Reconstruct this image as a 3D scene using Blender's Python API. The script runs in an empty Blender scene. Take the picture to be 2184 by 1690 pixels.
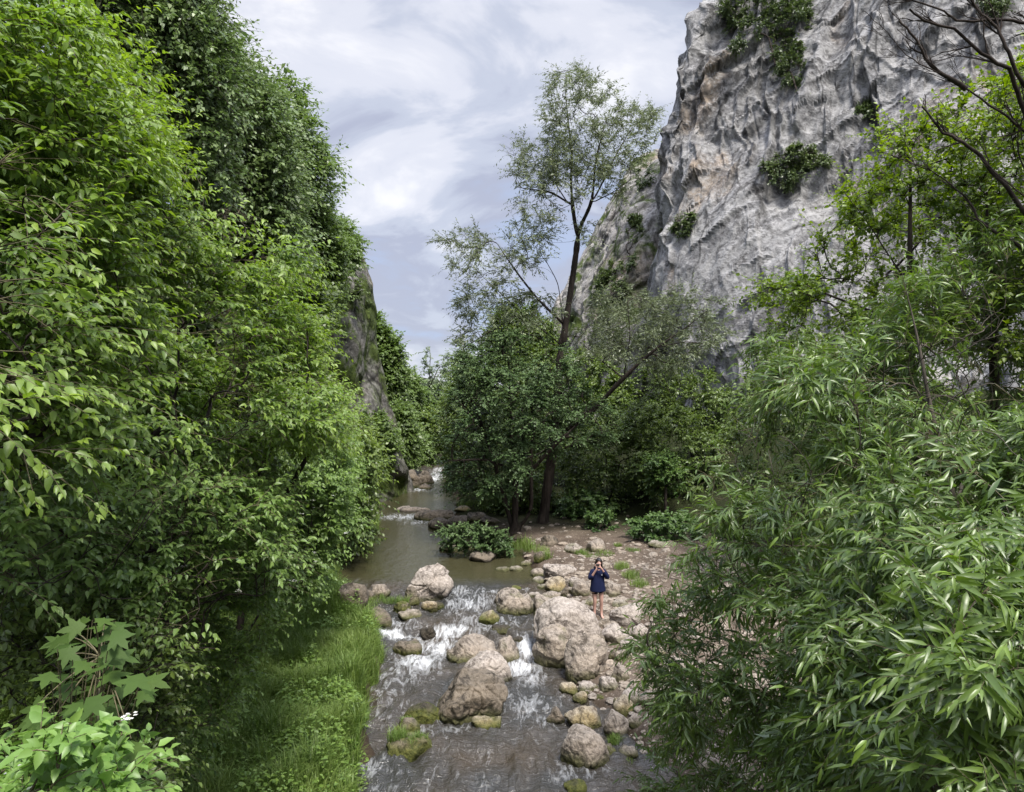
import bpy, bmesh, math, random
import numpy as np
from mathutils import Vector
R = math.radians
sc = bpy.context.scene
COL = sc.collection
# ------------------------------------------------------------------ camera
H = 6.8                      # eye height above the lower stream (footbridge)
FP = 1516.0                  # focal length in survey pixels (2184 wide)
cam_d = bpy.data.cameras.new('camera'); cam = bpy.data.objects.new('camera', cam_d); COL.objects.link(cam)
cam.location = (0, 0, H); cam.rotation_euler = (R(90), 0, 0)
cam_d.sensor_width = 36; cam_d.lens = 36*FP/2184.0; cam_d.clip_start = 0.05; cam_d.clip_end = 3000
sc.camera = cam
# ------------------------------------------------------------------ world, sun, exposure
SUN_EL, SUN_AZ = 62.0, 28.0           # azimuth measured from -Y (behind the camera) towards -X
wd = bpy.data.worlds.new('World'); sc.world = wd; wd.use_nodes = True
nt = wd.node_tree; nt.nodes.clear()
def N(nt, t, **k):
    n = nt.nodes.new(t)
    for a, b in k.items(): setattr(n, a, b)
    return n
def lk(nt, a, b): nt.links.new(a, b)
out = N(nt, 'ShaderNodeOutputWorld'); bg = N(nt, 'ShaderNodeBackground')
sky = N(nt, 'ShaderNodeTexSky', sky_type='NISHITA'); sky.sun_disc = False
sky.sun_elevation = R(SUN_EL); sky.sun_rotation = R(180-SUN_AZ)
tc = N(nt, 'ShaderNodeTexCoord'); sep = N(nt, 'ShaderNodeSeparateXYZ'); lk(nt, tc.outputs['Generated'], sep.inputs[0])
def M(nt, op, a, b=None, c=None, clamp=False):
    n = N(nt, 'ShaderNodeMath', operation=op); n.use_clamp = clamp
    for i, x in enumerate((a, b, c)):
        if x is None: continue
        if isinstance(x, (int, float)): n.inputs[i].default_value = x
        else: lk(nt, x, n.inputs[i])
    return n.outputs[0]
zz = M(nt, 'ADD', M(nt, 'MAXIMUM', sep.outputs['Z'], 0.0), 0.42)
cx = M(nt, 'DIVIDE', sep.outputs['X'], zz); cy = M(nt, 'DIVIDE', sep.outputs['Y'], zz)
cmb = N(nt, 'ShaderNodeCombineXYZ'); lk(nt, cx, cmb.inputs[0]); lk(nt, cy, cmb.inputs[1])
def mapping(nt, vec, scale, loc=(0,0,0), rot=(0,0,0)):
    m = N(nt, 'ShaderNodeMapping'); m.inputs['Scale'].default_value = scale
    m.inputs['Location'].default_value = loc; m.inputs['Rotation'].default_value = rot
    lk(nt, vec, m.inputs[0]); return m.outputs[0]
def noise(nt, vec, scale, detail=4, rough=.55, dist=0., out='Fac'):
    n = N(nt, 'ShaderNodeTexNoise'); n.inputs['Scale'].default_value = scale; n.inputs['Detail'].default_value = detail
    n.inputs['Roughness'].default_value = rough; n.inputs['Distortion'].default_value = dist
    lk(nt, vec, n.inputs['Vector']); return n.outputs[out]
def ramp(nt, fac, stops, interp='LINEAR'):
    r = N(nt, 'ShaderNodeValToRGB'); r.color_ramp.interpolation = interp
    el = r.color_ramp.elements
    while len(el) > 1: el.remove(el[0])
    for i, (p, c) in enumerate(stops):
        e = el[0] if i == 0 else el.new(p)
        e.position = p; e.color = (c if len(c) == 4 else (*c, 1)) if isinstance(c, tuple) else (c, c, c, 1)
    lk(nt, fac, r.inputs[0]); return r.outputs[0]
def mixc(nt, f, a, b, mode='MIX'):
    n = N(nt, 'ShaderNodeMix', data_type='RGBA', blend_type=mode)
    for i, x in ((0, f), (6, a), (7, b)):
        if isinstance(x, (int, float)): n.inputs[i].default_value = x
        elif isinstance(x, tuple): n.inputs[i].default_value = (*x, 1) if len(x) == 3 else x
        else: lk(nt, x, n.inputs[i])
    return n.outputs[2]
cm = mapping(nt, cmb.outputs[0], (1.25, 1.1, 1), (5.6, 2.9, 0), (0, 0, R(-25)))
cm2 = mapping(nt, cmb.outputs[0], (1.1, 1.4, 1), (8.3, 4.2, 0), (0, 0, R(20)))
n1 = noise(nt, cm, 1.15, 3, .45, 0.35); n2 = noise(nt, cm2, 3.4, 6, .55, 0.5)
cl = M(nt, 'ADD', M(nt, 'MULTIPLY', n1, 0.50), M(nt, 'MULTIPLY', n2, 0.50))
ccol = ramp(nt, cl, [(0.38, (.46, .54, .74)), (0.45, (.46, .49, .62)), (0.505, (.58, .62, .74)), (0.56, (.76, .78, .87)), (0.64, (.96, .96, 1.0))], 'EASE')
skyc = N(nt, 'ShaderNodeVectorMath', operation='SCALE'); lk(nt, sky.outputs[0], skyc.inputs[0]); skyc.inputs[3].default_value = 0.10
mx = mixc(nt, 0.88, skyc.outputs[0], ccol)
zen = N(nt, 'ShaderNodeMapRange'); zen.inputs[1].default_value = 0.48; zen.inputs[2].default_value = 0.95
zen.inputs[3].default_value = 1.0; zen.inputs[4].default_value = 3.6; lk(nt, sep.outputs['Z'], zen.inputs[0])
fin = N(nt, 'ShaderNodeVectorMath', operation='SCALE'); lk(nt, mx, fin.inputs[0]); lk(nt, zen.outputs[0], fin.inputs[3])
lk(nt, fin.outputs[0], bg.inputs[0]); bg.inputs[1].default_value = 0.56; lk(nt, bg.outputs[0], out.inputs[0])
sd = bpy.data.lights.new('sun', 'SUN'); sun = bpy.data.objects.new('sun', sd); COL.objects.link(sun)
sd.energy = 2.9; sd.angle = R(14); sd.color = (1.0, .95, .87)
sdir = Vector((math.sin(R(SUN_AZ))*math.cos(R(SUN_EL)), -math.cos(R(SUN_AZ))*math.cos(R(SUN_EL)), math.sin(R(SUN_EL))))
sun.rotation_euler = sdir.to_track_quat('Z', 'Y').to_euler(); sun.location = (0, -20, 60)
sc.view_settings.view_transform = 'Standard'; sc.view_settings.look = 'None'
sc.view_settings.exposure = 1.04; sc.view_settings.gamma = 1.0
sc.render.engine = 'CYCLES'; cy_ = sc.cycles
cy_.max_bounces = 6; cy_.diffuse_bounces = 4; cy_.glossy_bounces = 2; cy_.transmission_bounces = 4; cy_.transparent_max_bounces = 4
cy_.use_denoising = True; cy_.sample_clamp_indirect = 4
try: cy_.denoising_input_passes = 'RGB_ALBEDO_NORMAL'
except Exception: pass
# ------------------------------------------------------------------ numpy helpers
def W(u, v, Y): return np.array([(u-1092.0)/FP*Y, Y, H-(v-845.0)/FP*Y])
def Wv(u, v, Y): return np.stack([(u-1092.0)/FP*Y, Y, H-(v-845.0)/FP*Y], -1)
def unit(a): return a/np.maximum(np.linalg.norm(a, axis=-1, keepdims=True), 1e-9)
def hsh(ix, iy, iz, seed):
    h = (ix.astype(np.int64)*374761393 + iy.astype(np.int64)*668265263 + iz.astype(np.int64)*2147483647*3 + seed*1274126177) & 0xffffffff
    h = ((h ^ (h >> 13))*1274126177) & 0xffffffff
    h = ((h ^ (h >> 16))*2246822519) & 0xffffffff
    return ((h ^ (h >> 15)) & 0xffffff)/float(0xffffff)
def vnoise(p, seed=0):
    f = np.floor(p); t = p-f; f = f.astype(np.int64); t = t*t*t*(t*(t*6-15)+10)
    r = 0
    for dx in (0, 1):
        for dy in (0, 1):
            for dz in (0, 1):
                w = (t[:, 0] if dx else 1-t[:, 0])*(t[:, 1] if dy else 1-t[:, 1])*(t[:, 2] if dz else 1-t[:, 2])
                r = r + w*hsh(f[:, 0]+dx, f[:, 1]+dy, f[:, 2]+dz, seed)
    return r*2-1
def fbm(p, o=4, seed=0, g=.5):
    a, s, t = 1., 0, 0
    for i in range(o):
        s = s+a*vnoise(p*2.03**i+i*17.3, seed+i); t += a; a *= g
    return s/t
def ridged(p, o=4, seed=0, g=.55):
    a, s, t = 1., 0, 0
    for i in range(o):
        s = s+a*(1-2*np.abs(vnoise(p*2.03**i+i*11.7, seed+i))); t += a; a *= g
    return s/t
def worley(p, seed=0):
    """distance to nearest, to second nearest feature point, id hash of the nearest, offset vector."""
    f = np.floor(p).astype(np.int64); n = len(p)
    d1 = np.full(n, 9.); d2 = np.full(n, 9.); idh = np.zeros(n); off = np.zeros((n, 3))
    for dx in (-1, 0, 1):
        for dy in (-1, 0, 1):
            for dz in (-1, 0, 1):
                c = f+np.array([dx, dy, dz])
                q = np.stack([c[:, 0]+hsh(c[:, 0], c[:, 1], c[:, 2], seed), c[:, 1]+hsh(c[:, 0], c[:, 1], c[:, 2], seed+7), c[:, 2]+hsh(c[:, 0], c[:, 1], c[:, 2], seed+13)], -1)
                dv = p-q; d = np.linalg.norm(dv, axis=1)
                m = d < d1
                d2 = np.where(m, d1, np.minimum(d2, d)); d1 = np.where(m, d, d1)
                idh = np.where(m, hsh(c[:, 0], c[:, 1], c[:, 2], seed+29), idh); off = np.where(m[:, None], dv, off)
    return d1, d2, idh, off
def facet_relief(p, seed=0, c=.5, g=1.5, h=.6):
    """continuous faceted relief: the highest of tilted planes, one per cell."""
    f = np.floor(p).astype(np.int64); best = np.full(len(p), -9.); sec = np.full(len(p), -9.)
    for dx in (-1, 0, 1):
        for dy in (-1, 0, 1):
            for dz in (-1, 0, 1):
                k = f+np.array([dx, dy, dz]); r = hsh(k[:, 0], k[:, 1], k[:, 2], seed)
                e = p-(k+np.stack([(r*57.31) % 1, (r*131.73) % 1, (r*313.17) % 1], -1))
                val = h*((r*911.3) % 1)+g*((((r*71.9) % 1)-.5)*e[:, 0]+(((r*173.3) % 1)-.5)*e[:, 1]+(((r*419.7) % 1)-.5)*e[:, 2])-c*(e*e).sum(1)
                m = val > best; sec = np.where(m, best, np.maximum(sec, val)); best = np.where(m, val, best)
    return best, best-sec
def sstep(a, b, x):
    t = np.clip((x-a)/(b-a), 0, 1); return t*t*(3-2*t)

def mk_mesh(name, V, faces, mats=(), parent=None, smooth=True, attrs=None, mat_idx=None, world=True):
    """faces: list of int arrays (n,k)."""
    me = bpy.data.meshes.new(name)
    V = np.ascontiguousarray(V, dtype=np.float32); me.vertices.add(len(V)); me.vertices.foreach_set('co', V.ravel())
    faces = [np.asarray(f, dtype=np.int32) for f in faces if len(f)]
    nl = sum(f.size for f in faces); npoly = sum(len(f) for f in faces)
    me.loops.add(nl); me.polygons.add(npoly)
    me.loops.foreach_set('vertex_index', np.concatenate([f.ravel() for f in faces]))
    tot = np.concatenate([np.full(len(f), f.shape[1], np.int32) for f in faces])
    st = np.concatenate([[0], np.cumsum(tot)[:-1]]).astype(np.int32)
    me.polygons.foreach_set('loop_start', st)
    if mat_idx is not None: me.polygons.foreach_set('material_index', np.asarray(mat_idx, np.int32))
    me.polygons.foreach_set('use_smooth', np.full(npoly, smooth))
    for k, a in (attrs or {}).items():
        at = me.attributes.new(k, 'FLOAT', 'POINT'); at.data.foreach_set('value', np.ascontiguousarray(a, dtype=np.float32))
    me.update(calc_edges=True); me.validate()
    for m in (mats if isinstance(mats, (list, tuple)) else [mats]): me.materials.append(m)
    o = bpy.data.objects.new(name, me); COL.objects.link(o)
    if parent is not None:
        o.parent = parent; o.matrix_parent_inverse = parent.matrix_world.inverted() if False else o.matrix_parent_inverse
        o.location = -Vector(parent.location)
    return o
def thing(name, label, cat, loc=(0, 0, 0), group=None):
    o = bpy.data.objects.new(name, None); COL.objects.link(o); o.location = Vector([float(c) for c in loc]); o.empty_display_size = .2
    o['label'] = label; o['category'] = cat
    if group: o['group'] = group
    return o
def tag(o, label=None, cat=None, group=None, kind=None):
    if label: o['label'] = label
    if cat: o['category'] = cat
    if group: o['group'] = group
    if kind: o['kind'] = kind
    return o
# ------------------------------------------------------------------ materials
def mat(name):
    m = bpy.data.materials.new(name); m.use_nodes = True; m.node_tree.nodes.clear()
    nt = m.node_tree; o = N(nt, 'ShaderNodeOutputMaterial'); return m, nt, o
def principled(nt, o, col, rough=.8, spec=.3, bump=None, link=True):
    p = N(nt, 'ShaderNodeBsdfPrincipled')
    for k, x in (('Base Color', col), ('Roughness', rough), ('Specular IOR Level', spec)):
        if isinstance(x, tuple): p.inputs[k].default_value = (*x, 1)
        elif isinstance(x, (int, float)): p.inputs[k].default_value = x
        else: lk(nt, x, p.inputs[k])
    if bump is not None:
        b = N(nt, 'ShaderNodeBump'); b.inputs['Distance'].default_value = bump[1]; b.inputs['Strength'].default_value = bump[2] if len(bump) > 2 else 1.
        lk(nt, bump[0], b.inputs['Height']); lk(nt, b.outputs[0], p.inputs['Normal'])
    if link: lk(nt, p.outputs[0], o.inputs[0])
    return p
def attr(nt, name):
    a = N(nt, 'ShaderNodeAttribute'); a.attribute_name = name; return a.outputs['Fac']
def leaf_mat(name, old, young, under=None, transl=.30, rough=.42, spec=.45):
    m, nt, o = mat(name); t = attr(nt, 'tint')
    c = mixc(nt, t, old, young)
    tc = N(nt, 'ShaderNodeTexCoord')
    c = mixc(nt, M(nt, 'MULTIPLY', noise(nt, tc.outputs['Object'], 30, 2), .35), c, tuple(x*.55 for x in old))
    ct = c
    if under:
        g = N(nt, 'ShaderNodeNewGeometry'); c = mixc(nt, g.outputs['Backfacing'], c, under)
    p = principled(nt, o, c, rough, spec, link=False)
    tr = N(nt, 'ShaderNodeBsdfTranslucent')
    hs = N(nt, 'ShaderNodeHueSaturation'); hs.inputs['Saturation'].default_value = 1.15; hs.inputs['Value'].default_value = 2.0; lk(nt, ct, hs.inputs['Color']); lk(nt, hs.outputs[0], tr.inputs[0])
    ms = N(nt, 'ShaderNodeMixShader'); ms.inputs[0].default_value = transl
    lk(nt, p.outputs[0], ms.inputs[1]); lk(nt, tr.outputs[0], ms.inputs[2]); lk(nt, ms.outputs[0], o.inputs[0]); return m
def bark_mat(name, c1, c2, scale=9):
    m, nt, o = mat(name); tc = N(nt, 'ShaderNodeTexCoord'); mp = mapping(nt, tc.outputs['Object'], (1, 1, .22))
    n = noise(nt, mp, scale, 5, .65); c = ramp(nt, n, [(.35, c1), (.65, c2)])
    principled(nt, o, c, .9, .15, (n, .03, .8)); return m
def simple_mat(name, c, rough=.7, spec=.3, var=.25, scale=20):
    m, nt, o = mat(name); tc = N(nt, 'ShaderNodeTexCoord'); n = noise(nt, tc.outputs['Object'], scale, 3)
    cc = mixc(nt, M(nt, 'MULTIPLY', n, var*2), c, tuple(x*.45 for x in c)); principled(nt, o, cc, rough, spec); return m
M_DOG = leaf_mat('dogwood_leaf', (.090, .160, .032), (.280, .390, .060), (.15, .22, .10), .33)
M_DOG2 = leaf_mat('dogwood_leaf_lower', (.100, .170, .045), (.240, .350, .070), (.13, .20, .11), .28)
M_ASH = leaf_mat('slope_leaf', (.075, .130, .030), (.270, .350, .140), (.12, .17, .09), .22)
M_WIL = leaf_mat('osier_leaf', (.055, .098, .026), (.195, .295, .038), (.19, .25, .14), .26, .36, .5)
M_ELM = leaf_mat('round_leaf', (.070, .120, .018), (.240, .330, .025), (.12, .18, .08), .33)
M_TALL = leaf_mat('tall_willow_leaf', (.110, .135, .065), (.210, .250, .110), (.17, .20, .14), .22)
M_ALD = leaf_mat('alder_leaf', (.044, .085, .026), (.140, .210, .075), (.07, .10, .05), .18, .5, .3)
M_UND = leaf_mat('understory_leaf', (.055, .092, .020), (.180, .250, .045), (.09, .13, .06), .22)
M_FAR = leaf_mat('far_leaf', (.090, .140, .030), (.170, .250, .070), (.12, .17, .08), .28)
M_FARP = leaf_mat('pale_far_leaf', (.130, .170, .100), (.220, .280, .140), (.18, .22, .14), .3)
M_MAP = leaf_mat('maple_leaf', (.045, .085, .018), (.095, .150, .026), (.09, .13, .07), .2, .6, .2)
M_SCR = leaf_mat('ledge_leaf', (.060, .090, .030), (.140, .190, .050), (.10, .14, .07), .2)
M_GRASS = leaf_mat('grass_blade', (.095, .165, .036), (.240, .310, .085), None, .30, .5, .3)
M_IVY = leaf_mat('ground_leaf', (.050, .105, .028), (.130, .210, .050), (.09, .14, .06), .2)
M_BARK = bark_mat('dark_bark', (.018, .014, .012), (.060, .048, .040))
M_BARKG = bark_mat('grey_bark', (.040, .034, .028), (.110, .095, .078))
M_TWIG = bark_mat('pale_twig', (.080, .070, .040), (.170, .150, .090), 20)
M_FLOWER = simple_mat('flower_white', (.75, .75, .68), .6)
def rock_mat(name, base, warm, dark, scale=1., speck=.45, mossy=True):
    m, nt, o = mat(name); tc = N(nt, 'ShaderNodeTexCoord'); P = tc.outputs['Object']
    nl = noise(nt, P, .55*scale, 3, .5); nm = noise(nt, P, 1.7*scale, 6, .66, .8); nf = noise(nt, P, 8*scale, 5, .72, .6)
    c = mixc(nt, ramp(nt, nl, [(.42, 0.), (.60, 1.)]), base, warm)
    c = mixc(nt, ramp(nt, nm, [(.37, 1.), (.47, 0.)]), c, dark)
    c = mixc(nt, M(nt, 'MULTIPLY', ramp(nt, nf, [(.40, 1.), (.52, 0.)]), speck), c, tuple(x*.55 for x in dark))
    c = mixc(nt, M(nt, 'MULTIPLY', ramp(nt, nf, [(.54, 0.), (.66, 1.)]), .55), c, tuple(min(.62, x*1.45) for x in base))
    if mossy:
        c = mixc(nt, attr(nt, 'wet'), c, (.026, .022, .017))
        mcol = ramp(nt, nf, [(.35, (.035, .048, .010)), (.65, (.120, .125, .025))])
        c = mixc(nt, attr(nt, 'moss'), c, mcol)
    hb = M(nt, 'ADD', M(nt, 'MULTIPLY', nm, .7), M(nt, 'MULTIPLY', nf, .35))
    principled(nt, o, c, .85, .25, (hb, .18/scale, 1.)); return m
M_ROCK = rock_mat('river_boulder', (.30, .26, .22), (.32, .265, .21), (.10, .082, .066), 1.6)
M_ROCKP = rock_mat('pale_boulder', (.38, .335, .295), (.36, .31, .265), (.13, .108, .09), 1.6)
M_ROCKD = rock_mat('brown_boulder', (.165, .14, .112), (.20, .162, .12), (.05, .042, .033), 1.6)
M_ROCKY = rock_mat('ochre_boulder', (.34, .295, .23), (.33, .255, .13), (.13, .10, .07), 1.6)
M_ROCKW = rock_mat('wet_boulder', (.060, .052, .042), (.085, .070, .050), (.022, .020, .016), 1.6)
# ------------------------------------------------------------------ terrain functions
LE = np.array([(-20, -2.4), (5, -2.4), (12.2, -2.7), (15.7, -3.4), (18.6, -3.6), (20.6, -4.3), (23, -6.2), (27, -6.6), (33, -6.5), (36, -7.0), (42, -8.4), (46, -8.6), (48.5, -7.6), (52, -8.2), (58, -9.5), (70, -10), (110, -12), (400, -12)])
RE = np.array([(-20, 3.3), (5, 3.2), (12.2, 2.9), (14.5, 2.4), (16.5, 1.6), (18.5, 1.0), (20.0, 1.2), (22, 1.4), (24, 1.2), (26, .8), (28.5, .2), (31, -.8), (33.5, -2.2), (37, -3.0), (40, -3.2), (43.5, -3.2), (48, -4.6), (53, -5.2), (58, -5.6), (70, -6.4), (110, -8.5), (400, -8.5)])
ZW = np.array([(-20, 0), (17.3, 0), (18.7, .05), (19.3, .10), (19.8, .30), (21.5, .36), (22.1, .47), (22.7, .57), (23.3, .6), (36, .6), (37.4, .68), (50, .72), (53, .85), (54.5, 1.25), (60, 1.4), (110, 4), (400, 10)])
def xl(y): return np.interp(y, LE[:, 0], LE[:, 1])
def xr(y): return np.interp(y, RE[:, 0], RE[:, 1])
def zw(x, y):
    p = np.stack([x*.45, y*.12, 0*x], -1)
    yy = y+.7*vnoise(p, 91)*sstep(15, 19, y)*(1-sstep(26, 30, y))+.12*(x+1.0)*sstep(16, 18.5, y)*(1-sstep(23, 26, y))
    return np.interp(yy, ZW[:, 0], ZW[:, 1])
def ground_z(x, y, rough=True):
    x = np.asarray(x, float); y = np.asarray(y, float); sh = x.shape; x = x.ravel(); y = y.ravel()
    p = np.stack([x, y, 0*x], -1)
    w = np.interp(y, ZW[:, 0], ZW[:, 1])
    e = .35*vnoise(p*.8, 3)+.15*vnoise(p*2.3, 5)
    dl = xl(y)+e-x; dr = x-(xr(y)+e)
    z = w-.35+0*x
    # left: grassy shelf, then the steep wooded side of the gorge
    shelf = .45*sstep(-.3, .5, dl)+.35+.10*np.clip(dl, 0, 4)
    far = np.interp(y, [0, 22, 30, 60, 90, 140, 400], [3.4, 3.4, 2.2, 2.0, 3.5, 12, 20])
    steep = np.interp(dl-far, [0, 3, 9, 20, 60], [0, 4.5, 14.5, 22, 40])*np.interp(y, [-20, 8, 14, 60, 100, 160, 400], [.5, .6, 1, 1, .8, .45, .3])
    emb = 3.4*(1-sstep(3, 10.5, y))*sstep(-1, 2.5, dl)
    zl = w-.35+shelf+steep+emb
    z = np.where(dl > -.3, np.maximum(z, zl-.35*(1-sstep(-.3, .3, dl))), z)
    # right: low stony beach, rising slowly to the cliff foot
    b = .28*sstep(-.3, .8, dr)+.35*sstep(-.6, .3, dr)+.05*np.clip(dr, 0, 8)+np.interp(dr-7, [0, 10, 25, 80], [0, 3.5, 8, 30])*sstep(10, 20, y)
    embr = 3.0*(1-sstep(1, 9.5, y))*sstep(-.5, 2.5, dr)
    z = np.where(dr > -.6, np.maximum(z, w-.35+b+embr), z)
    if rough:
        z = z+.06*fbm(p*1.7, 3, 8)*np.where((dl > 0) | (dr > 0), 1, .6)+.25*fbm(p*.25, 2, 12)*sstep(3, 12, np.maximum(dl, dr))
    return z.reshape(sh)
def surf_z(x, y):
    x = np.atleast_1d(np.float64(x)); y = np.atleast_1d(np.float64(y))
    return np.maximum(ground_z(x, y), np.where((x > xl(y)-.6) & (x < xr(y)+.6), zw(x, y), -9))
def hit(u, v):
    """where the sight line through survey pixel (u,v) meets the ground or the water."""
    Y = np.arange(8, 140, .04); P = Wv(np.full_like(Y, u), np.full_like(Y, v), Y)
    s = surf_z(P[:, 0], P[:, 1]); i = np.argmax(P[:, 2] <= s)
    return P[i]
# ------------------------------------------------------------------ ground sheet
def grid_faces(nx, ny):
    i = np.arange(nx-1)[None, :]; j = np.arange(ny-1)[:, None]; a = (j*nx+i).ravel()
    return np.stack([a, a+1, a+1+nx, a+nx], -1)
gx = np.concatenate([[-900, -500, -300, -200, -140, -100, -80, -65, -55, -48, -42, -37], np.arange(-33, -12, .5), np.arange(-12, 10, .14), np.arange(10, 40, .6), [45, 52, 60, 72, 90, 120, 170, 260, 400, 900]])
gy = np.concatenate([[-600, -200, -80, -40, -20, -10, -5, -2], np.arange(0, 10, .4), np.arange(10, 34, .13), np.arange(34, 60, .3), np.arange(60, 130, 1.2), [135, 145, 160, 180, 220, 280, 400, 700, 1500]])
GX, GY = np.meshgrid(gx, gy); GZ = ground_z(GX, GY)
dist = np.hypot(GX, GY-60); GZ = np.where(dist > 110, np.minimum(GZ, 30-(dist-110)*.02), GZ)
V = np.stack([GX.ravel(), GY.ravel(), GZ.ravel()], -1)
drr = V[:, 0]-xr(V[:, 1]); dll = xl(V[:, 1])-V[:, 0]
beach = sstep(-1.2, -.2, drr)*(1-sstep(6.0, 8.5, drr+1.2*vnoise(V*.4, 41)))*(1-sstep(30, 36, V[:, 1]+.5*drr))
bed = ((drr < .1) & (dll < .1)).astype(float)
m, nt, o = mat('ground_soil'); tcn = N(nt, 'ShaderNodeTexCoord'); P = tcn.outputs['Object']
n1 = noise(nt, P, .9, 5, .6); n2 = noise(nt, P, 14, 5, .7); vor = N(nt, 'ShaderNodeTexVoronoi'); vor.inputs['Scale'].default_value = 9; lk(nt, P, vor.inputs['Vector'])
dirt = ramp(nt, n1, [(.3, (.065, .051, .040)), (.5, (.118, .092, .072)), (.7, (.180, .145, .116))])
dirt = mixc(nt, ramp(nt, vor.outputs['Distance'], [(.16, .8), (.28, 0.)]), dirt, (.30, .25, .205))
dirt = mixc(nt, ramp(nt, n2, [(.38, .7), (.5, 0.)]), dirt, (.13, .095, .07))
wood = ramp(nt, n2, [(.35, (.012, .014, .007)), (.55, (.026, .030, .012)), (.7, (.035, .060, .016))])
c = mixc(nt, attr(nt, 'beach'), wood, dirt); c = mixc(nt, attr(nt, 'bed'), c, (.06, .045, .032))
principled(nt, o, c, .95, .1, (n2, .06, 1)); M_GROUND = m
tag(mk_mesh('ground', V, [grid_faces(len(gx), len(gy))], m, attrs={'beach': beach, 'bed': bed}), kind='structure')
# ------------------------------------------------------------------ water
wx = np.arange(-11.5, 5.0, .055); wy = [6.0]
while wy[-1] < 112: wy.append(wy[-1]+(.045 if 14 < wy[-1] < 25 else .06 if wy[-1] < 30 else .14 if wy[-1] < 60 else .8))
wy = np.array(wy); X, Y = np.meshgrid(wx, wy); X = X.ravel(); Y = Y.ravel()
X = X+np.interp(Y, [0, 50, 70, 112, 200], [0, 0, -2, -5, -5])
Z = zw(X, Y)
foam = np.zeros_like(X)
FZ = [  # survey u, v, half width u, half height v, strength
 (840, 1356, 62, 11, 1.15), (905, 1370, 22, 12, .6), (960, 1352, 60, 16, 1.0), (935, 1385, 48, 20, .95), (890, 1412, 50, 24, .9), (860, 1440, 55, 30, .55),
 (1122, 1388, 22, 22, 1.2), (1112, 1425, 36, 18, 1.1), (1130, 1450, 30, 18, .55), (1000, 1290, 60, 22, .62), (960, 1262, 60, 10, .55), (1060, 1262, 80, 8, .5), (1040, 1330, 70, 14, .45),
 (850, 1330, 40, 12, .5), (1000, 1325, 40, 14, .55), (1090, 1330, 40, 14, .4), (860, 1104, 62, 7, .75), (900, 1113, 34, 8, .6), (925, 1022, 16, 14, 1.0), (890, 1045, 40, 4, .9), (945, 1000, 22, 5, .9),
 (1130, 1510, 60, 40, .45), (1040, 1470, 60, 30, .25), (900, 1560, 60, 22, .4), (930, 1530, 30, 14, .55), (790, 1640, 30, 30, .5), (1160, 1540, 26, 14, .5), (1230, 1640, 60, 26, .4), (800, 1680, 60, 20, .35), (830, 1480, 70, 50, .30), (900, 1640, 150, 60, .14), (1000, 1550, 50, 12, .3)]
for (u, v, ru, rv, s) in FZ:
    c0 = hit(u, v); ch = hit(u, v-rv); cl_ = hit(u, min(v+rv, 1689)); rx = ru*c0[1]/FP; ry = max(.12, (ch[1]-cl_[1])/2)
    foam = np.maximum(foam, s*np.exp(-(((X-c0[0])/rx)**2+((Y-c0[1])/ry)**2)*.9))
pp = np.stack([X, Y, 0*X], -1)
calm = sstep(23.0, 24.5, Y)*(1-sstep(50, 54, Y))
turb = (1-calm)*.11+.008
flow = np.stack([X*2.4+.5*vnoise(pp*.9, 71), Y*1.1, 0*X], -1)
rip = fbm(flow*1.5, 4, 51, .6)
Z = Z+turb*rip*1.2+foam*.07*ridged(flow*2.2, 3, 77)+.012*calm*0
V = np.stack([X, Y, Z], -1)
m, nt, o = mat('stream_water'); tcn = N(nt, 'ShaderNodeTexCoord'); P = tcn.outputs['Object']
st = mapping(nt, P, (2.2, .62, 1.2), (0, 0, 0), (0, 0, R(-8))); st2 = mapping(nt, P, (3.6, .95, 1.5), (3, 1, 0), (0, 0, R(10)))
nf = noise(nt, st, 1.6, 3, .55, 1.6); nf2 = noise(nt, st2, 2.0, 4, .55, 1.2); fa = attr(nt, 'foam'); ca = attr(nt, 'calm')
wv = M(nt, 'ABSOLUTE', M(nt, 'SUBTRACT', nf, .5)); line = ramp(nt, wv, [(.0, 1.), (.09, .45), (.22, 0.)])
fm = M(nt, 'ADD', M(nt, 'MULTIPLY', line, .40), M(nt, 'MULTIPLY', nf2, .85))
fmask = ramp(nt, M(nt, 'ADD', fm, M(nt, 'SUBTRACT', M(nt, 'MULTIPLY', fa, .80), .86)), [(.0, 0.), (.30, .30), (.75, 1.)])
fmask = M(nt, 'MULTIPLY', fmask, M(nt, 'GREATER_THAN', fa, .03))
deep = mixc(nt, ramp(nt, noise(nt, P, .35, 3), [(.4, 0.), (.62, 1.)]), (.042, .042, .040), (.062, .050, .037))
col = mixc(nt, fmask, deep, (.72, .74, .76))
calmcol = mixc(nt, ca, col, mixc(nt, fmask, (.052, .048, .024), (.72, .74, .76)))
bh = M(nt, 'ADD', M(nt, 'MULTIPLY', noise(nt, mapping(nt, P, (1.6, 4.5, 2)), 2.2, 4, .6, .4), .5), M(nt, 'MULTIPLY', nf2, .35))
bs = N(nt, 'ShaderNodeBump'); bs.inputs['Distance'].default_value = .14; lk(nt, bh, bs.inputs['Height'])
lk(nt, M(nt, 'ADD', M(nt, 'MULTIPLY', ca, -.62), .95), bs.inputs['Strength'])
rgh = M(nt, 'ADD', M(nt, 'MULTIPLY', fmask, .55), .06)
p = principled(nt, o, calmcol, rgh, .8); p.inputs['IOR'].default_value = 1.36; lk(nt, bs.outputs[0], p.inputs['Normal'])
tag(mk_mesh('water', V, [grid_faces(len(wx), len(wy))], m, attrs={'foam': np.clip(foam*.84, 0, 1.2), 'calm': calm}), kind='structure')
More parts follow.
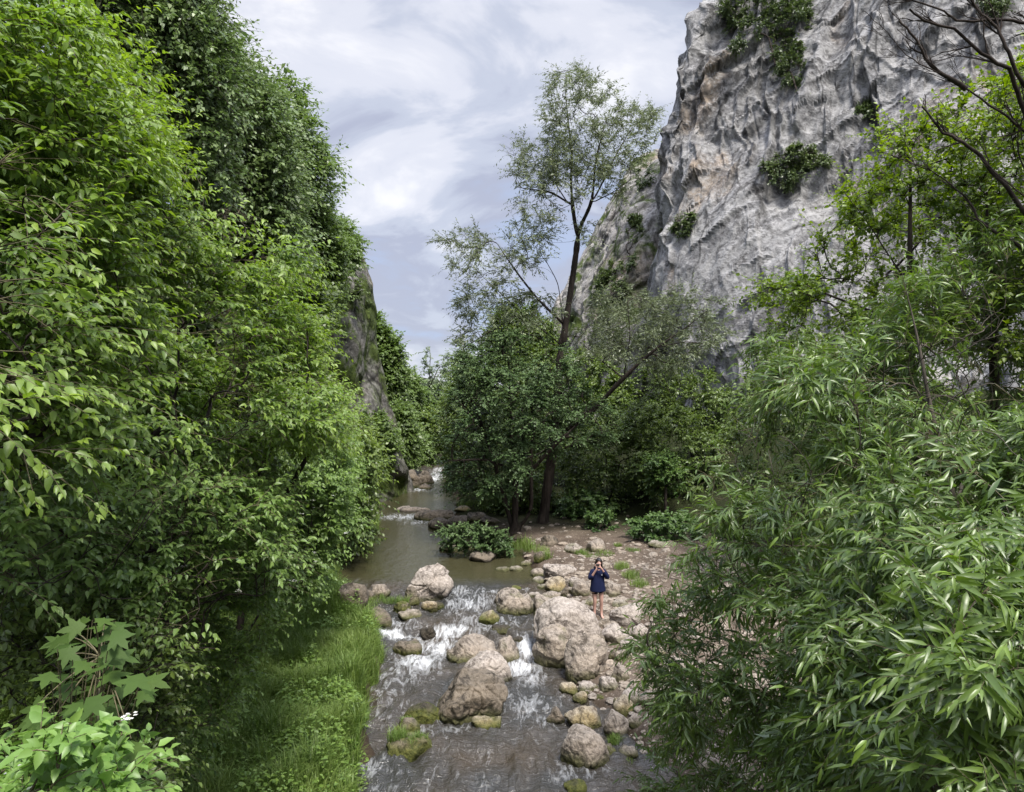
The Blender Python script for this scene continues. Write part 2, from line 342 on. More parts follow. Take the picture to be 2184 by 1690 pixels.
# ------------------------------------------------------------------ cliffs
FISS = [(5, .9, [(1405, 200), (1414, 300), (1402, 380), (1408, 470), (1424, 560)]), (4, .6, [(1592, 175), (1586, 235), (1600, 300), (1590, 330)]), (4, .7, [(1662, 190), (1656, 330)]), (4, .4, [(1592, 195), (1660, 192)]),
 (16, 1.8, [(1745, 30), (1735, 110), (1705, 190), (1690, 240)]), (5, .6, [(1620, 350), (1700, 300), (1765, 240), (1830, 190), (1920, 150)]), (5, .7, [(1768, 340), (1790, 285), (1815, 235)]), (6, .8, [(1585, 650), (1640, 615), (1705, 592), (1760, 590)]),
 (4, .5, [(1440, 800), (1472, 768), (1490, 735)]), (5, .6, [(1470, 525), (1540, 462), (1605, 425), (1660, 400)]), (3.5, .4, [(1540, 600), (1580, 562), (1645, 540)]), (5, .6, [(1505, 110), (1492, 200), (1470, 280), (1482, 335)]), (4, .5, [(1535, 170), (1522, 260), (1535, 330)]),
 (6, .7, [(1452, 90), (1446, 180), (1436, 260), (1440, 330)]), (5, .5, [(1800, 60), (1900, 110), (2000, 120), (2120, 180)]), (6, .6, [(1850, 20), (1930, 60), (2060, 60)]), (4, .4, [(1500, 430), (1515, 380), (1560, 350), (1575, 300)]), (4, .4, [(1590, 505), (1612, 470)]), (5, .5, [(1860, 250), (1940, 220), (2060, 215)])]
def cliff_surface(cols, nu, nv, seed, amp, name, material, label, dens=None, big_slab=False):
    """cols: list of control columns, each a list of (u, v, distance) from foot to top."""
    K = 14; C = []
    for c in cols:
        a = np.array([W(*q) for q in c]); d = np.concatenate([[0], np.cumsum(np.linalg.norm(np.diff(a, axis=0), axis=1))]); d /= d[-1]
        t = np.linspace(0, 1, K); C.append(np.stack([np.interp(t, d, a[:, k]) for k in range(3)], -1))
    C = np.array(C)                                      # (ncol, K, 3)
    w = np.array(dens if dens else [1]*(len(cols)-1), float); s = np.concatenate([[0], np.cumsum(w)]); s /= s[-1]
    su = np.linspace(0, 1, nu); tv = np.linspace(0, 1, nv)
    A = np.stack([[np.interp(su, s, C[:, k, q]) for k in range(K)] for q in range(3)], -1)   # (K, nu, 3)
    tk = np.linspace(0, 1, K)
    G = np.stack([np.stack([np.interp(tv, tk, A[:, i, q]) for i in range(nu)], 0) for q in range(3)], -1)  # (nu,nv,3)
    for _ in range(10):                                   # soften the control creases
        G[1:-1] = .25*G[:-2]+.5*G[1:-1]+.25*G[2:]
    du = np.gradient(G, axis=0); dv = np.gradient(G, axis=1); n = unit(np.cross(du, dv))
    cam0 = np.array([0, 20., 12.]); sgn = np.sign(((cam0-G)*n).sum(-1).mean()); n = n*sgn
    P = G.reshape(-1, 3); n = n.reshape(-1, 3)
    # bedding planes rising towards the viewer, cut by steep joints
    nb, nj = unit(np.array([-.36, .53, .77])), unit(np.array([.60, -.78, .16])); nc = np.cross(nb, nj)
    wp = np.stack([fbm(P*.22, 3, seed+1), fbm(P*.22+9, 3, seed+2), fbm(P*.22+19, 3, seed+3)], -1)
    Pw = P+wp*.8+.14*np.stack([fbm(P*.8, 2, seed+4), fbm(P*.8+7, 2, seed+5), fbm(P*.8+3, 2, seed+6)], -1); Q = np.stack([Pw@nb, Pw@nj, Pw@nc], -1)
    def saw(t, e): f = t-np.floor(t); return f*(1-sstep(1-e, 1, f))
    def bed(fr, am, sd, e=.22):
        t = Q[:, 0]*fr+.9*fbm(P*fr*.35, 2, sd); k = np.floor(t); mod = sstep(-.25, .35, vnoise(np.stack([Q[:, 1]*fr*.3, Q[:, 2]*fr*.3, k*3.7], -1), sd+1)); return am*saw(t, e)*mod
    def joint(fr, am, sd, e=.12):
        t = Q[:, 1]*fr+.5*fbm(P*fr*.3, 2, sd); k = np.floor(t); mod = sstep(-.2, .4, vnoise(np.stack([Q[:, 0]*fr*.4, Q[:, 2]*fr*.4, k*5.1], -1), sd+1)); f = t-k
        return am*(hsh(k.astype(int), (0*k).astype(int), (np.floor(Q[:, 0]*fr*.5+k*.37)).astype(int), sd)-.5)*mod*sstep(0, e, f)*(1-sstep(1-e, 1, f)), np.minimum(f, 1-f)/fr
    smooth_zone = sstep(.0, .30, fbm(P*.065, 2, seed+33))*.8     # some slabs are weathered smooth
    def block(Qs, sd, edge):
        a1, a2, ih, of = worley(Qs, sd); m_ = sstep(0, edge, a2-a1); g_ = np.stack([(ih*57.31) % 1, (ih*131.73) % 1, (ih*313.1) % 1], -1)-.5; return (ih-.35+(of*g_*2.4).sum(1))*m_, a2-a1
    slab = np.exp(-(((P[:, 0]-13.5)/5.5)**2+((P[:, 2]-15)/5.0)**2)**2)*(1 if big_slab else 0); rgh = (1-.75*slab)
    b1, c1 = facet_relief(Q*np.array([.16, .22, .13]), seed); b2, c2 = facet_relief(Q*np.array([.55, .60, .32])+5, seed+50); b3, c3 = facet_relief(Q*np.array([1.6, 1.7, 1.0])+9, seed+70)
    b4 = -facet_relief(-Q*np.array([.30, .42, .2])+3, seed+77)[0]
    j1, q1 = joint(.17, 1.5, seed+90, .03); j2, q2 = joint(.55, .5, seed+95, .06)
    line = lambda t, w: 1-sstep(0, w, np.abs(t-np.round(t)))
    gate = sstep(.05, .3, fbm(Q*np.array([.12, .3, .12]), 2, seed+40)); gate2 = sstep(.0, .3, fbm(Q*np.array([.3, .12, .12]), 2, seed+41))
    ck1 = line(Q[:, 1]*.33+.25*fbm(P*.5, 2, seed+42), .09)*gate; ck2 = line(Q[:, 0]*.42+.25*fbm(P*.5, 2, seed+43), .10)*gate2
    d = rgh*(b1*2.1+b4*1.2+j1*1.2)+rgh*(bed(.30, .40, seed+20, .4)+b2*1.1+j2*.9)+(1-.45*slab)*b3*.36+.05*fbm(P*1.3, 2, seed+11, .5)-.30*ck1-.20*ck2
    if big_slab:                                          # the named fissures, gullies and ledges of this face
        U = 1092+FP*P[:, 0]/P[:, 1]+9*vnoise(P*.9, 3)+3*vnoise(P*3.1, 6); Vv = 845-FP*(P[:, 2]-H)/P[:, 1]+9*vnoise(P*.9, 4)+3*vnoise(P*3.1, 7); fis = np.zeros(len(P))
        for w_, dep, pl in FISS:
            dm_ = np.full(len(P), 1e9)
            for (a0, b0), (a1, b1_) in zip(pl[:-1], pl[1:]):
                ll_ = (a1-a0)**2+(b1_-b0)**2; t_ = np.clip(((U-a0)*(a1-a0)+(Vv-b0)*(b1_-b0))/ll_, 0, 1); dm_ = np.minimum(dm_, np.hypot(U-a0-t_*(a1-a0), Vv-b0-t_*(b1_-b0)))
            g_ = np.exp(-(dm_/w_)**2); d = d-.45*dep*g_; fis = np.maximum(fis, np.exp(-(dm_/(w_*.55))**2)*(1 if w_ < 9 else .45))
    else: fis = 0
    crack = np.clip(fis+sstep(.35, .9, ck1)+sstep(.35, .9, ck2)*.8+.5*(1-sstep(0, .03, c2))*rgh, 0, 1)
    tone = .5+.8*fbm(Q*np.array([1.2, .5, .45]), 4, seed+61, .6)+.25*(fbm(P*.3, 2, seed+62)); streak = sstep(.12, .42, fbm(P*np.array([.7, .7, .12])+wp*.3, 3, seed+63)); warm = np.clip(sstep(.16, .42, fbm(P*np.array([.22, .22, .12])+wp*.4, 3, seed+64))+.9*sstep(.0, .3, fbm(P*.5, 2, seed+65)+.25)*np.exp(-((P[:, 0]-11.2)/2.2)**2)*(1-sstep(20, 26, P[:, 2]))*(1 if big_slab else 0), 0, 1)
    d = d.reshape(nu, nv)
    for _ in range(1): d[1:-1, 1:-1] = .4*d[1:-1, 1:-1]+.15*(d[:-2, 1:-1]+d[2:, 1:-1]+d[1:-1, :-2]+d[1:-1, 2:])
    d = d.ravel(); P = P+n*(d*amp)[:, None]
    crack = np.clip((1-sstep(0, .035, c1))*.8+.8*(1-sstep(0, .05, c2))*rgh+.5*(1-sstep(0, .10, q1)), 0, 1)*sstep(-.3, .2, fbm(P*.4, 2, seed+60))
    tone = .5+.9*fbm(Q*np.array([1.6, .45, .5]), 4, seed+61, .6)+.25*(fbm(P*.3, 2, seed+62)); streak = sstep(.15, .5, fbm(P*np.array([.9, .9, .10]), 3, seed+63)); warm = sstep(.12, .42, fbm(P*np.array([.22, .22, .12])+wp*.4, 3, seed+64))
    i = np.arange(nu-1)[:, None]; j = np.arange(nv-1)[None, :]; a = (i*nv+j).ravel()
    F = np.stack([a, a+nv, a+nv+1, a+1], -1)
    if sgn < 0: F = F[:, ::-1]
    ob = mk_mesh(name, P, [F], material, smooth=False, attrs={'crack': crack, 'tone': np.clip(tone, 0, 1), 'streak': streak, 'warm': warm})
    tag(ob, label, 'cliff', kind='structure'); return ob
def cliff_mat(name, grey, light, warm, dark, moss=.0):
    m, nt, o = mat(name); tcn = N(nt, 'ShaderNodeTexCoord'); P = tcn.outputs['Object']
    nm = noise(nt, P, .9, 7, .70, .3); nf = noise(nt, P, 3.6, 4, .65, .5)
    c = mixc(nt, ramp(nt, M(nt, 'ADD', M(nt, 'MULTIPLY', attr(nt, 'tone'), .5), M(nt, 'MULTIPLY', nm, .5)), [(.35, 0.), (.62, 1.)]), grey, light)
    c = mixc(nt, M(nt, 'MULTIPLY', attr(nt, 'warm'), ramp(nt, nm, [(.35, .1), (.6, .9)])), c, warm)
    c = mixc(nt, M(nt, 'MULTIPLY', attr(nt, 'streak'), .40), c, dark)
    c = mixc(nt, M(nt, 'MULTIPLY', ramp(nt, nm, [(.37, 1.), (.42, 0.)]), .72), c, dark)
    c = mixc(nt, M(nt, 'MULTIPLY', ramp(nt, nf, [(.38, 1.), (.47, 0.)]), .55), c, dark)
    c = mixc(nt, M(nt, 'MULTIPLY', ramp(nt, nf, [(.53, 0.), (.62, 1.)]), .7), c, tuple(min(.66, x*1.3) for x in light))
    if moss:
        g = noise(nt, P, .45, 5, .65, .5); c = mixc(nt, ramp(nt, g, [(.50-moss*.1, 0.), (.62-moss*.1, 1.)]), c, ramp(nt, nf, [(.35, (.030, .045, .012)), (.65, (.09, .12, .03))]))
    c = mixc(nt, M(nt, 'MULTIPLY', attr(nt, 'crack'), .9), c, tuple(x*.35 for x in dark))
    hb = M(nt, 'ADD', M(nt, 'MULTIPLY', nm, .8), M(nt, 'MULTIPLY', nf, .45))
    principled(nt, o, c, .92, .15, (hb, .16, 1)); return m
M_CLIFF = cliff_mat('grey_limestone', (.165, .162, .164), (.285, .280, .276), (.30, .235, .175), (.055, .052, .050))
M_CLIFFW = cliff_mat('warm_limestone', (.20, .19, .18), (.33, .31, .29), (.28, .22, .16), (.06, .055, .05), .15)
M_CLIFFM = cliff_mat('mossy_limestone', (.11, .105, .095), (.20, .19, .175), (.17, .135, .10), (.035, .032, .028), .7)
def col(us, vs, Y0, lean):
    return [(u, v, Y0+lean*(900-v)/100.) for u, v in zip(us, vs)]
vs = [1010, 880, 760, 640, 520, 400, 300, 200, 110, 50, 0, -90, -200, -330]
main = [
 [(u+260, v, Y+26) for u, v, Y in col([1420, 1405, 1400, 1398, 1400, 1405, 1410, 1428, 1450, 1500, 1545, 1600, 1680, 1800], vs, 47.5, .7)],
 col([1392, 1375, 1366, 1362, 1372, 1394, 1396, 1417, 1438, 1478, 1512, 1560, 1640, 1760], vs, 51.5, .55),
 col([1400, 1388, 1384, 1380, 1386, 1398, 1402, 1424, 1446, 1490, 1530, 1585, 1665, 1785], vs, 48.0, .55),
 col([1460, 1450, 1445, 1440, 1440, 1445, 1455, 1475, 1500, 1545, 1590, 1650, 1730, 1840], vs, 45.0, .75),
 col([1560, 1550, 1545, 1540, 1540, 1545, 1555, 1575, 1600, 1635, 1670, 1720, 1790, 1890], vs, 42.0, .95),
 col([1660]*4+[1650, 1650, 1660, 1675, 1695, 1715, 1740, 1780, 1840, 1930], vs, 39.5, 1.1),
 col([1780]*6+[1785, 1795, 1805, 1820, 1840, 1870, 1920, 1990], vs, 36.5, 1.2),
 col([1960]*8+[1970, 1980, 1990, 2010, 2040, 2090], vs, 33.5, 1.2),
 col([2200]*8+[2210]*3+[2230, 2250, 2290], vs, 30.5, 1.2),
 col([2700]*14, vs, 26.0, 1.2),
 col([4200]*14, vs, 19.0, 1.0),
]
def top_back(c):  # roll the top edge over and back so that it has thickness
    u, v, Y = c[-1]; return c+[(u+60, v+60, Y+10), (u+160, v+330, Y+34)]
CLIFF = cliff_surface([top_back(c) for c in main], 860, 600, 11, 1.0, 'limestone_cliff', M_CLIFF, 'towering pale grey limestone cliff leaning back over the right bank', [.4, .4, .8, 1.1, 1.2, 1.3, 1.3, 1.2, .6, .4], True)
vs2 = [1010, 880, 760, 680, 590, 510, 410, 345, 310]
sec = [
 [(u+160, v+20, Y+26) for u, v, Y in zip([1190, 1195, 1205, 1215, 1245, 1280, 1330, 1392, 1440], vs2, [66, 66, 66, 66, 67, 68, 69, 71, 73])],
 list(zip([1180, 1190, 1203, 1213, 1243, 1278, 1328, 1375, 1470], vs2, [66, 66, 66, 66, 67, 68, 69, 71, 73])),
 list(zip([1250, 1250, 1255, 1265, 1290, 1320, 1355, 1400, 1450], vs2, [60, 60, 60, 60.5, 61, 62.5, 64, 67, 70])),
 list(zip([1320, 1318, 1318, 1322, 1338, 1360, 1390, 1420, 1470], vs2, [56, 56, 56, 56.5, 57.5, 59, 61, 64, 67])),
 list(zip([1420, 1420, 1420, 1420, 1430, 1440, 1460, 1480, 1520], vs2, [54, 54, 54, 54.5, 55.5, 57, 59, 62, 66])),
]
BUTT = cliff_surface(sec, 300, 340, 23, .9, 'limestone_buttress', M_CLIFFW, 'ochre and grey rock buttress with green ledges stepping down behind the tall tree', [.5, 1, 1, 1])
vs3 = [1080, 1010, 940, 870, 800, 730, 660, 600, 560, 520]
lft = [
 list(zip([800, 800, 790, 780, 770, 760, 750, 740, 730, 720], vs3, [66]*10)),
 list(zip([858, 848, 822, 800, 795, 782, 772, 752, 738, 725], vs3, [45.6, 45.6, 45.2, 45, 45, 45, 44.5, 44, 44, 44])),
 list(zip([835, 826, 800, 780, 765, 755, 742, 728, 712, 700], vs3, [43.6, 43.5, 43, 42.5, 42.5, 42.5, 42, 42, 42.5, 43])),
 list(zip([790, 785, 770, 745, 730, 715, 702, 690, 680, 670], vs3, [41, 41, 41, 40, 40, 40, 40, 40, 40.5, 41])),
 list(zip([650, 650, 640, 630, 620, 610, 600, 590, 585, 580], vs3, [38]*10)),
 list(zip([400]*10, [1080, 1010, 940, 870, 780, 680, 580, 480, 400, 330], [33]*10)),
]
cliff_surface(lft, 280, 260, 37, .62, 'mossy_crag', M_CLIFFM, 'dark mossy rock crag dropping to the pool on the left bank', [.5, .8, 1, 1, .9])
# ------------------------------------------------------------------ boulders
def ico(sub):
    bm = bmesh.new(); bmesh.ops.create_icosphere(bm, subdivisions=sub, radius=1.)
    V = np.array([v.co[:] for v in bm.verts]); F = np.array([[v.index for v in f.verts] for f in bm.faces]); bm.free(); return V, F
ICO = {}
def boulder(name, label, u, vb, w, h, mt, seed, depth=.85, mossy=.3, tilt=0., facets=11, cat='boulder', group='boulders along the stream', wetline=.20, sharp=22, zb=None, shear=0.):
    """a rock whose visible foot is at survey pixel (u, vb) and which covers w x h survey pixels there."""
    p = hit(u, vb); Yb = p[1]; z0 = p[2] if zb is None else zb; s = Yb/FP; wm = w*s; dm = wm*depth
    th = math.atan((vb-845)/FP); sh = max(h*s-.72*dm*math.sin(th), .30*h*s)/math.cos(th)
    sink = .22*sh+.03; Hh = sh+sink
    sub = 6 if w > 60 else 5 if w > 24 else 4
    if sub not in ICO: ICO[sub] = ico(sub)
    D, F = ICO[sub]; rg = np.random.RandomState(seed)
    nrm = unit(rg.normal(size=(facets, 3))); dd = .78+.26*rg.rand(facets)
    nrm = np.concatenate([nrm, [[0, 0, -1.]]]); dd = np.append(dd, .8)
    q = np.maximum(D@nrm.T, 1e-3)/dd                      # soft intersection of planes
    r = 1/((q**sharp).sum(1))**(1./sharp); r = np.minimum(r, 1.25)
    P = D*r[:, None]
    e = (P.max(0)-P.min(0))/2; P = (P-(P.max(0)+P.min(0))/2)/e
    P = P*np.array([wm/2, dm/2, Hh/2]); ct, st_ = math.cos(tilt), math.sin(tilt)
    if tilt: P = np.stack([P[:, 0]*ct-P[:, 2]*st_, P[:, 1], P[:, 0]*st_+P[:, 2]*ct], -1)
    P[:, 2] += shear*P[:, 0]*np.clip((P[:, 2]/Hh+.5)*1.4, 0, 1)
    sz = (wm*dm*Hh)**(1/3.); c = np.array([p[0], Yb+dm*.46, z0-sink+Hh/2]); Wd = P+c
    q = P/sz+seed*3.7
    a, b, idc, of = worley(q*2.6+.3*np.stack([fbm(q*2, 2, seed), fbm(q*2+5, 2, seed+1), fbm(q*2+8, 2, seed+2)], -1), seed)
    fc, fe = facet_relief(q*1.7+.12*np.stack([fbm(q*3, 2, seed+1), fbm(q*3+4, 2, seed+2), fbm(q*3+8, 2, seed+3)], -1), seed+31); fc2 = facet_relief(q*4.3, seed+33)[0]
    disp = (.26 if w < 120 else .13)*(fc-.35)+.07*(fc2-.3)+.04*fbm(q*1.6, 3, seed)+.03*ridged(q*4, 4, seed+3)+.09*(idc-.5)*sstep(0, .10, b-a)-.03*(1-sstep(0, .07, b-a))+.025*fbm(q*14, 3, seed+6, .65)
    Wd = Wd+unit(P/np.array([wm, dm, Hh])**2)*(disp*sz*.8)[:, None]
    hz = Wd[:, 2]-z0; nz = .5*fbm(Wd*3.5, 3, seed+9)
    inw = (c[0] > xl(c[1])-.4) and (c[0] < xr(c[1])+.4)
    wet = (1-sstep(.0, wetline, hz+nz*.10))*(.85 if inw else .35)
    up = sstep(.1, .9, unit(P)[:, 2])
    ms = np.clip((1-sstep(.05, .05+.75*mossy*sh+.1, hz+nz*.35*sh))*(1.1 if mossy > 0 else 0)*(.3+mossy)+(up*mossy*sstep(.15, .5, fbm(Wd*4, 3, seed+21)+.6*(mossy-.3)) if mossy > .3 else 0), 0, 1)
    o = mk_mesh(name, Wd-c, [F], mt, attrs={'moss': ms*.9, 'wet': wet})
    o.location = Vector([float(t) for t in c]); tag(o, label, cat, group); return o
RP, RR, RD, RY, RW = M_ROCKP, M_ROCK, M_ROCKD, M_ROCKY, M_ROCKW
BL = [ # u, v foot, w, h, material, label, options
 (911, 1283, 92, 78, RP, 'big pale rounded boulder at the pool outlet, alone above the rapids', dict(mossy=.05, facets=9)),
 (746, 1303, 60, 62, RD, 'dark grey stringy-textured rock under the left bank bushes', dict(mossy=.05, facets=14)),
 (784, 1284, 30, 24, RD, 'small brown rock between the stringy rock and the pool', {}),
 (808, 1275, 40, 30, RR, 'speckled rock on the pool rim near the left bank', {}),
 (803, 1338, 60, 42, RD, 'rusty brown boulder against the grassy left bank', dict(mossy=.1)),
 (877, 1294, 32, 42, RD, 'tall mossy rock leaning on the big pool outlet boulder', dict(mossy=.5)),
 (914, 1305, 32, 24, RY, 'small cream rock just below the big pool outlet boulder', {}),
 (874, 1322, 46, 20, RR, 'flat pale slab with moss left of the upper rapids', dict(mossy=.4)),
 (857, 1309, 34, 26, RD, 'mossy green stone sprouting grass by the upper rapids', dict(mossy=.9)),
 (932, 1300, 26, 16, RW, 'dark wet stone right of the small cream rock', dict(mossy=.4)),
 (1099, 1311, 78, 54, RR, 'domed tan boulder with a mossy foot in the upper rapids', dict(mossy=.35, facets=8)),
 (1042, 1331, 42, 28, RY, 'small mossy-skirted boulder alone in the middle of the rapids', dict(mossy=.8)),
 (1212, 1384, 140, 112, RP, 'giant pale boulder, the largest, in front of the standing person', dict(mossy=0, facets=8, depth=.8, shear=-.18, sharp=20)),
 (1175, 1430, 70, 92, RR, 'rounded boulder with green foot tucked under the giant pale boulder', dict(mossy=.45, facets=7)),
 (1251, 1450, 86, 98, RR, 'tall upright brown boulder below the giant pale boulder', dict(mossy=.15, facets=8)),
 (1313, 1374, 56, 40, RP, 'boxy pale boulder half behind willow sprays by the upright one', dict(mossy=.2)),
 (1338, 1335, 62, 46, RP, 'broad pale slab beside the feet of the person', dict(mossy=0, sharp=24)),
 (1294, 1340, 56, 22, RD, 'thin dark-edged ledge stone bridging the giant boulder and the slab', dict(mossy=0, sharp=24)),
 (1280, 1378, 20, 26, RD, 'small dark stone wedged behind the upright brown boulder', {}),
 (1198, 1235, 76, 36, RP, 'wide jagged pale rock pile crest at the shore above the pool', dict(mossy=0, sharp=24, facets=16)),
 (1189, 1265, 54, 34, RY, 'ochre-stained boulder in the shore rock cluster', dict(mossy=.15)),
 (1240, 1272, 40, 34, RR, 'angular rock just left of the person', dict(sharp=22)),
 (1227, 1250, 22, 20, RP, 'small white rock above the angular rock beside the person', {}),
 (1150, 1231, 30, 18, RR, 'wedge-shaped stone at the pool edge left of the rock pile', {}),
 (1153, 1244, 30, 13, RP, 'flat white stone at the waterline below the wedge-shaped one', {}),
 (1156, 1258, 20, 12, RP, 'little cream stone at the pool rim near the ochre-stained boulder', {}),
 (1209, 1277, 28, 22, RD, 'dark rounded stone right above the giant pale boulder', dict(mossy=.3)),
 (1177, 1281, 38, 18, RR, 'low grey stone between the ochre boulder and the giant one', {}),
 (1163, 1311, 48, 38, RR, 'half-hidden boulder touching the upper left of the giant one', dict(mossy=.4)),
 (1142, 1278, 26, 14, RP, 'white pebble-like stone between pool rim and domed boulder', {}),
 (1102, 1259, 24, 11, RY, 'small mossy stone on the lip of the pool sill', dict(mossy=.6)),
 (1307, 1274, 36, 30, RR, 'weathered rock right of the person near the shore path', dict(mossy=.2)),
 (1172, 1166, 38, 24, RD, 'grey earth-stained rock on the bare soil near the big trunk', dict(mossy=.0)),
 (1224, 1181, 40, 22, RP, 'white rock with a green plant on it on the bare soil', dict(mossy=.45)),
 (1273, 1178, 36, 26, RR, 'pointed grey rock with a grass skirt on the bare soil', {}),
 (1155, 1198, 30, 20, RD, 'mossy rock at the dark corner of the pool', dict(mossy=.7)),
 (1124, 1208, 26, 12, RR, 'low flat stone in the shallows below the alder branch', {}),
 (1071, 1220, 34, 11, RP, 'pale stone barely out of the water, left of its flat neighbour', {}),
 (1101, 1219, 28, 11, RP, 'pale flat stone with a stick in the shallows', {}),
 (1029, 1200, 54, 24, RD, 'dark triangular rock in the shaded pool', dict(mossy=0, sharp=22)),
 (960, 1177, 48, 13, RD, 'dark slab under the overhanging alder branch', dict(mossy=.2)),
 (880, 1093, 74, 11, RR, 'long thin flat slab sloping into the river at the rock bar tip', dict(mossy=0, depth=.5, sharp=24)),
 (923, 1112, 84, 24, RD, 'long dark slab of the rock bar behind the thin flat one', dict(mossy=.3, depth=.5)),
 (938, 1130, 48, 26, RD, 'round brown rock in front of the long dark slab', dict(mossy=.1)),
 (979, 1121, 50, 22, RD, 'tilted slab in the middle of the rock bar', dict(sharp=24)),
 (1016, 1112, 38, 18, RD, 'light topped slab of the rock bar near the alder stems', dict(sharp=24)),
 (1047, 1120, 44, 18, RD, 'last tilted slab of the rock bar beside the thin alder stem', dict(sharp=24)),
 (987, 1093, 36, 14, RY, 'yellowish stone behind the rock bar by the grass', {}),
 (1019, 1131, 20, 12, RD, 'little stone in front of the rock bar slabs', {}),
 (874, 1042, 38, 38, RD, 'tall dark boulder at the far bend under the trees', dict(mossy=.2, sharp=34, facets=6, shear=.3)),
 (906, 1034, 32, 28, RD, 'dark block at the far bend next to the small waterfall', dict(mossy=.2, sharp=34, facets=6, shear=-.3)),
 (904, 1045, 28, 13, RD, 'low brown stone at the foot of the far bend blocks', dict(mossy=.2)),
 (868, 1402, 58, 36, RD, 'brown green-edged boulder in white water near the left bank', dict(mossy=.7)),
 (1004, 1418, 102, 58, RR, 'long humped boulder at the back of the midstream group', dict(mossy=.3, facets=8)),
 (1079, 1414, 48, 52, RR, 'smooth round boulder beside the narrow white chute', dict(mossy=.35, facets=7)),
 (1034, 1457, 108, 62, RP, 'broad flat-topped pinkish boulder in the middle of the midstream group', dict(mossy=.05)),
 (1000, 1540, 154, 120, RD, 'huge dark-faced boulder with sharp ridge at the front of the midstream group', dict(mossy=.12, facets=10, shear=.42, depth=.8, sharp=30)),
 (903, 1543, 76, 42, RW, 'low submerged rock thick with algae beside the huge dark-faced one', dict(mossy=.9)),
 (860, 1575, 54, 42, RD, 'moss-capped stone behind the grassy one near the left bank', dict(mossy=1.)),
 (866, 1617, 90, 50, RD, 'moss and grass covered rock with a bare pale top', dict(mossy=.95)),
 (1035, 1555, 62, 30, RY, 'low cream and moss stone just below the huge dark-faced boulder', dict(mossy=.5)),
 (1186, 1546, 38, 34, RD, 'small dark pointed rock with foam beside it, out in the stream', dict(mossy=.1, sharp=24)),
 (1247, 1556, 68, 52, RY, 'yellow-lichened boulder behind the square block', dict(mossy=.2)),
 (1246, 1638, 100, 88, RR, 'large square block standing in the water at the near right shore', dict(mossy=.25, facets=6, sharp=20)),
 (1313, 1575, 46, 56, RR, 'upright rock at the willow edge right of the yellow-lichened boulder', dict(mossy=.2)),
 (1337, 1528, 46, 44, RY, 'tan rock half under willow leaves on the near shore', {}),
 (1215, 1483, 38, 26, RY, 'cream rock with a moss cap, first of three small shore stones', dict(mossy=.4)),
 (1259, 1480, 44, 26, RP, 'angular cream rock, middle of three small shore stones', {}),
 (1238, 1500, 30, 24, RY, 'smallest of three shore stones, nearest the water', dict(mossy=.3)),
 (1303, 1475, 40, 32, RP, 'clean white block below the upright brown boulder', dict(sharp=24)),
 (1279, 1494, 28, 13, RD, 'half-buried dark stone on the muddy near shore', {}),
 (912, 1364, 34, 26, RW, 'black wet rock between the two white falls', dict(mossy=0)),
 (1070, 1352, 42, 20, RW, 'black wet rock breaking the surface above the narrow chute', dict(mossy=.1)),
 (1105, 1376, 30, 18, RW, 'dark dripping rock at the head of the narrow chute', dict(mossy=.1)),
 (1230, 1692, 44, 26, RW, 'algae-dark wet rock at the bottom of the stream view', dict(mossy=.6)),
 (1445, 1438, 58, 36, RP, 'jagged pale rock glimpsed through the willow', dict(sharp=24)),
 (1384, 1440, 26, 30, RR, 'narrow rock glimpsed through the willow, left of the jagged one', {}),
 (1428, 1455, 56, 24, RP, 'low pale stones glimpsed under the jagged willow rock', {}),
 (1505, 1504, 68, 42, RP, 'flat pale rock deep behind the willow leaves', {}),
 (1518, 1654, 46, 42, RR, 'round rock under the lowest willow sprays', {}),
 (1356, 1553, 30, 28, RR, 'small rock in the willow shade beside the upright rock', {}),
 (1418, 1168, 60, 14, RP, 'flat grey stone lying in the green patch at the trees', dict(sharp=24)),
 (1262, 1396, 14, 12, RR, 'tiny stone in the gap under the giant boulder', {}),
 (1327, 1455, 34, 40, RR, 'shadowed rock at the left hem of the willow', dict(mossy=.2)),
 (1352, 1395, 44, 34, RP, 'pale block behind the willow hem, right of the boxy pale boulder', {}),
 (1330, 1412, 34, 26, RR, 'grey rock filling the gap under the boxy pale boulder', {}),
 (1308, 1408, 22, 24, RD, 'dark sliver of rock right behind the tall upright brown boulder', {}),
 (1370, 1365, 50, 32, RP, 'flat-faced pale rock where willow leaves meet the broad slab', {}),
 (1262, 1292, 30, 16, RR, 'low stones at the left foot side of the person', {}),
 (1325, 1296, 34, 16, RP, 'low pale rock lying on the sand right of the person', {}),
 (1230, 1268, 26, 20, RR, 'rounded rock at the back of the shore cluster', {}),
 (1400, 1400, 50, 30, RR, 'rock in the willow shade above the jagged pale rock', {}),
 (1350, 1500, 40, 30, RP, 'pale rock among shore stones just inside the willow shade', {}),
 (1325, 1505, 28, 20, RY, 'small tan stone above the upright rock at the willow edge', {}),
 (1390, 1510, 46, 34, RR, 'large rock in the willow shade level with the tan rock', {}),
 (1440, 1570, 60, 44, RR, 'broad rock deep under the lower willow sprays', {}),
 (1300, 1616, 32, 26, RD, 'weedy dark stone joined to the right side of the square block', dict(mossy=.6)),
 (1340, 1620, 40, 28, RR, 'wet rock at the near right shore below the upright rock', dict(mossy=.4)),
]
for i, (u, vb, w, h, mt, lab, kw) in enumerate(BL):
    kw = dict(kw); nm = 'boulder' if w > 34 else 'rock'
    boulder(nm, lab, u, vb, w, h, mt, 100+i*3, cat=nm, **kw)
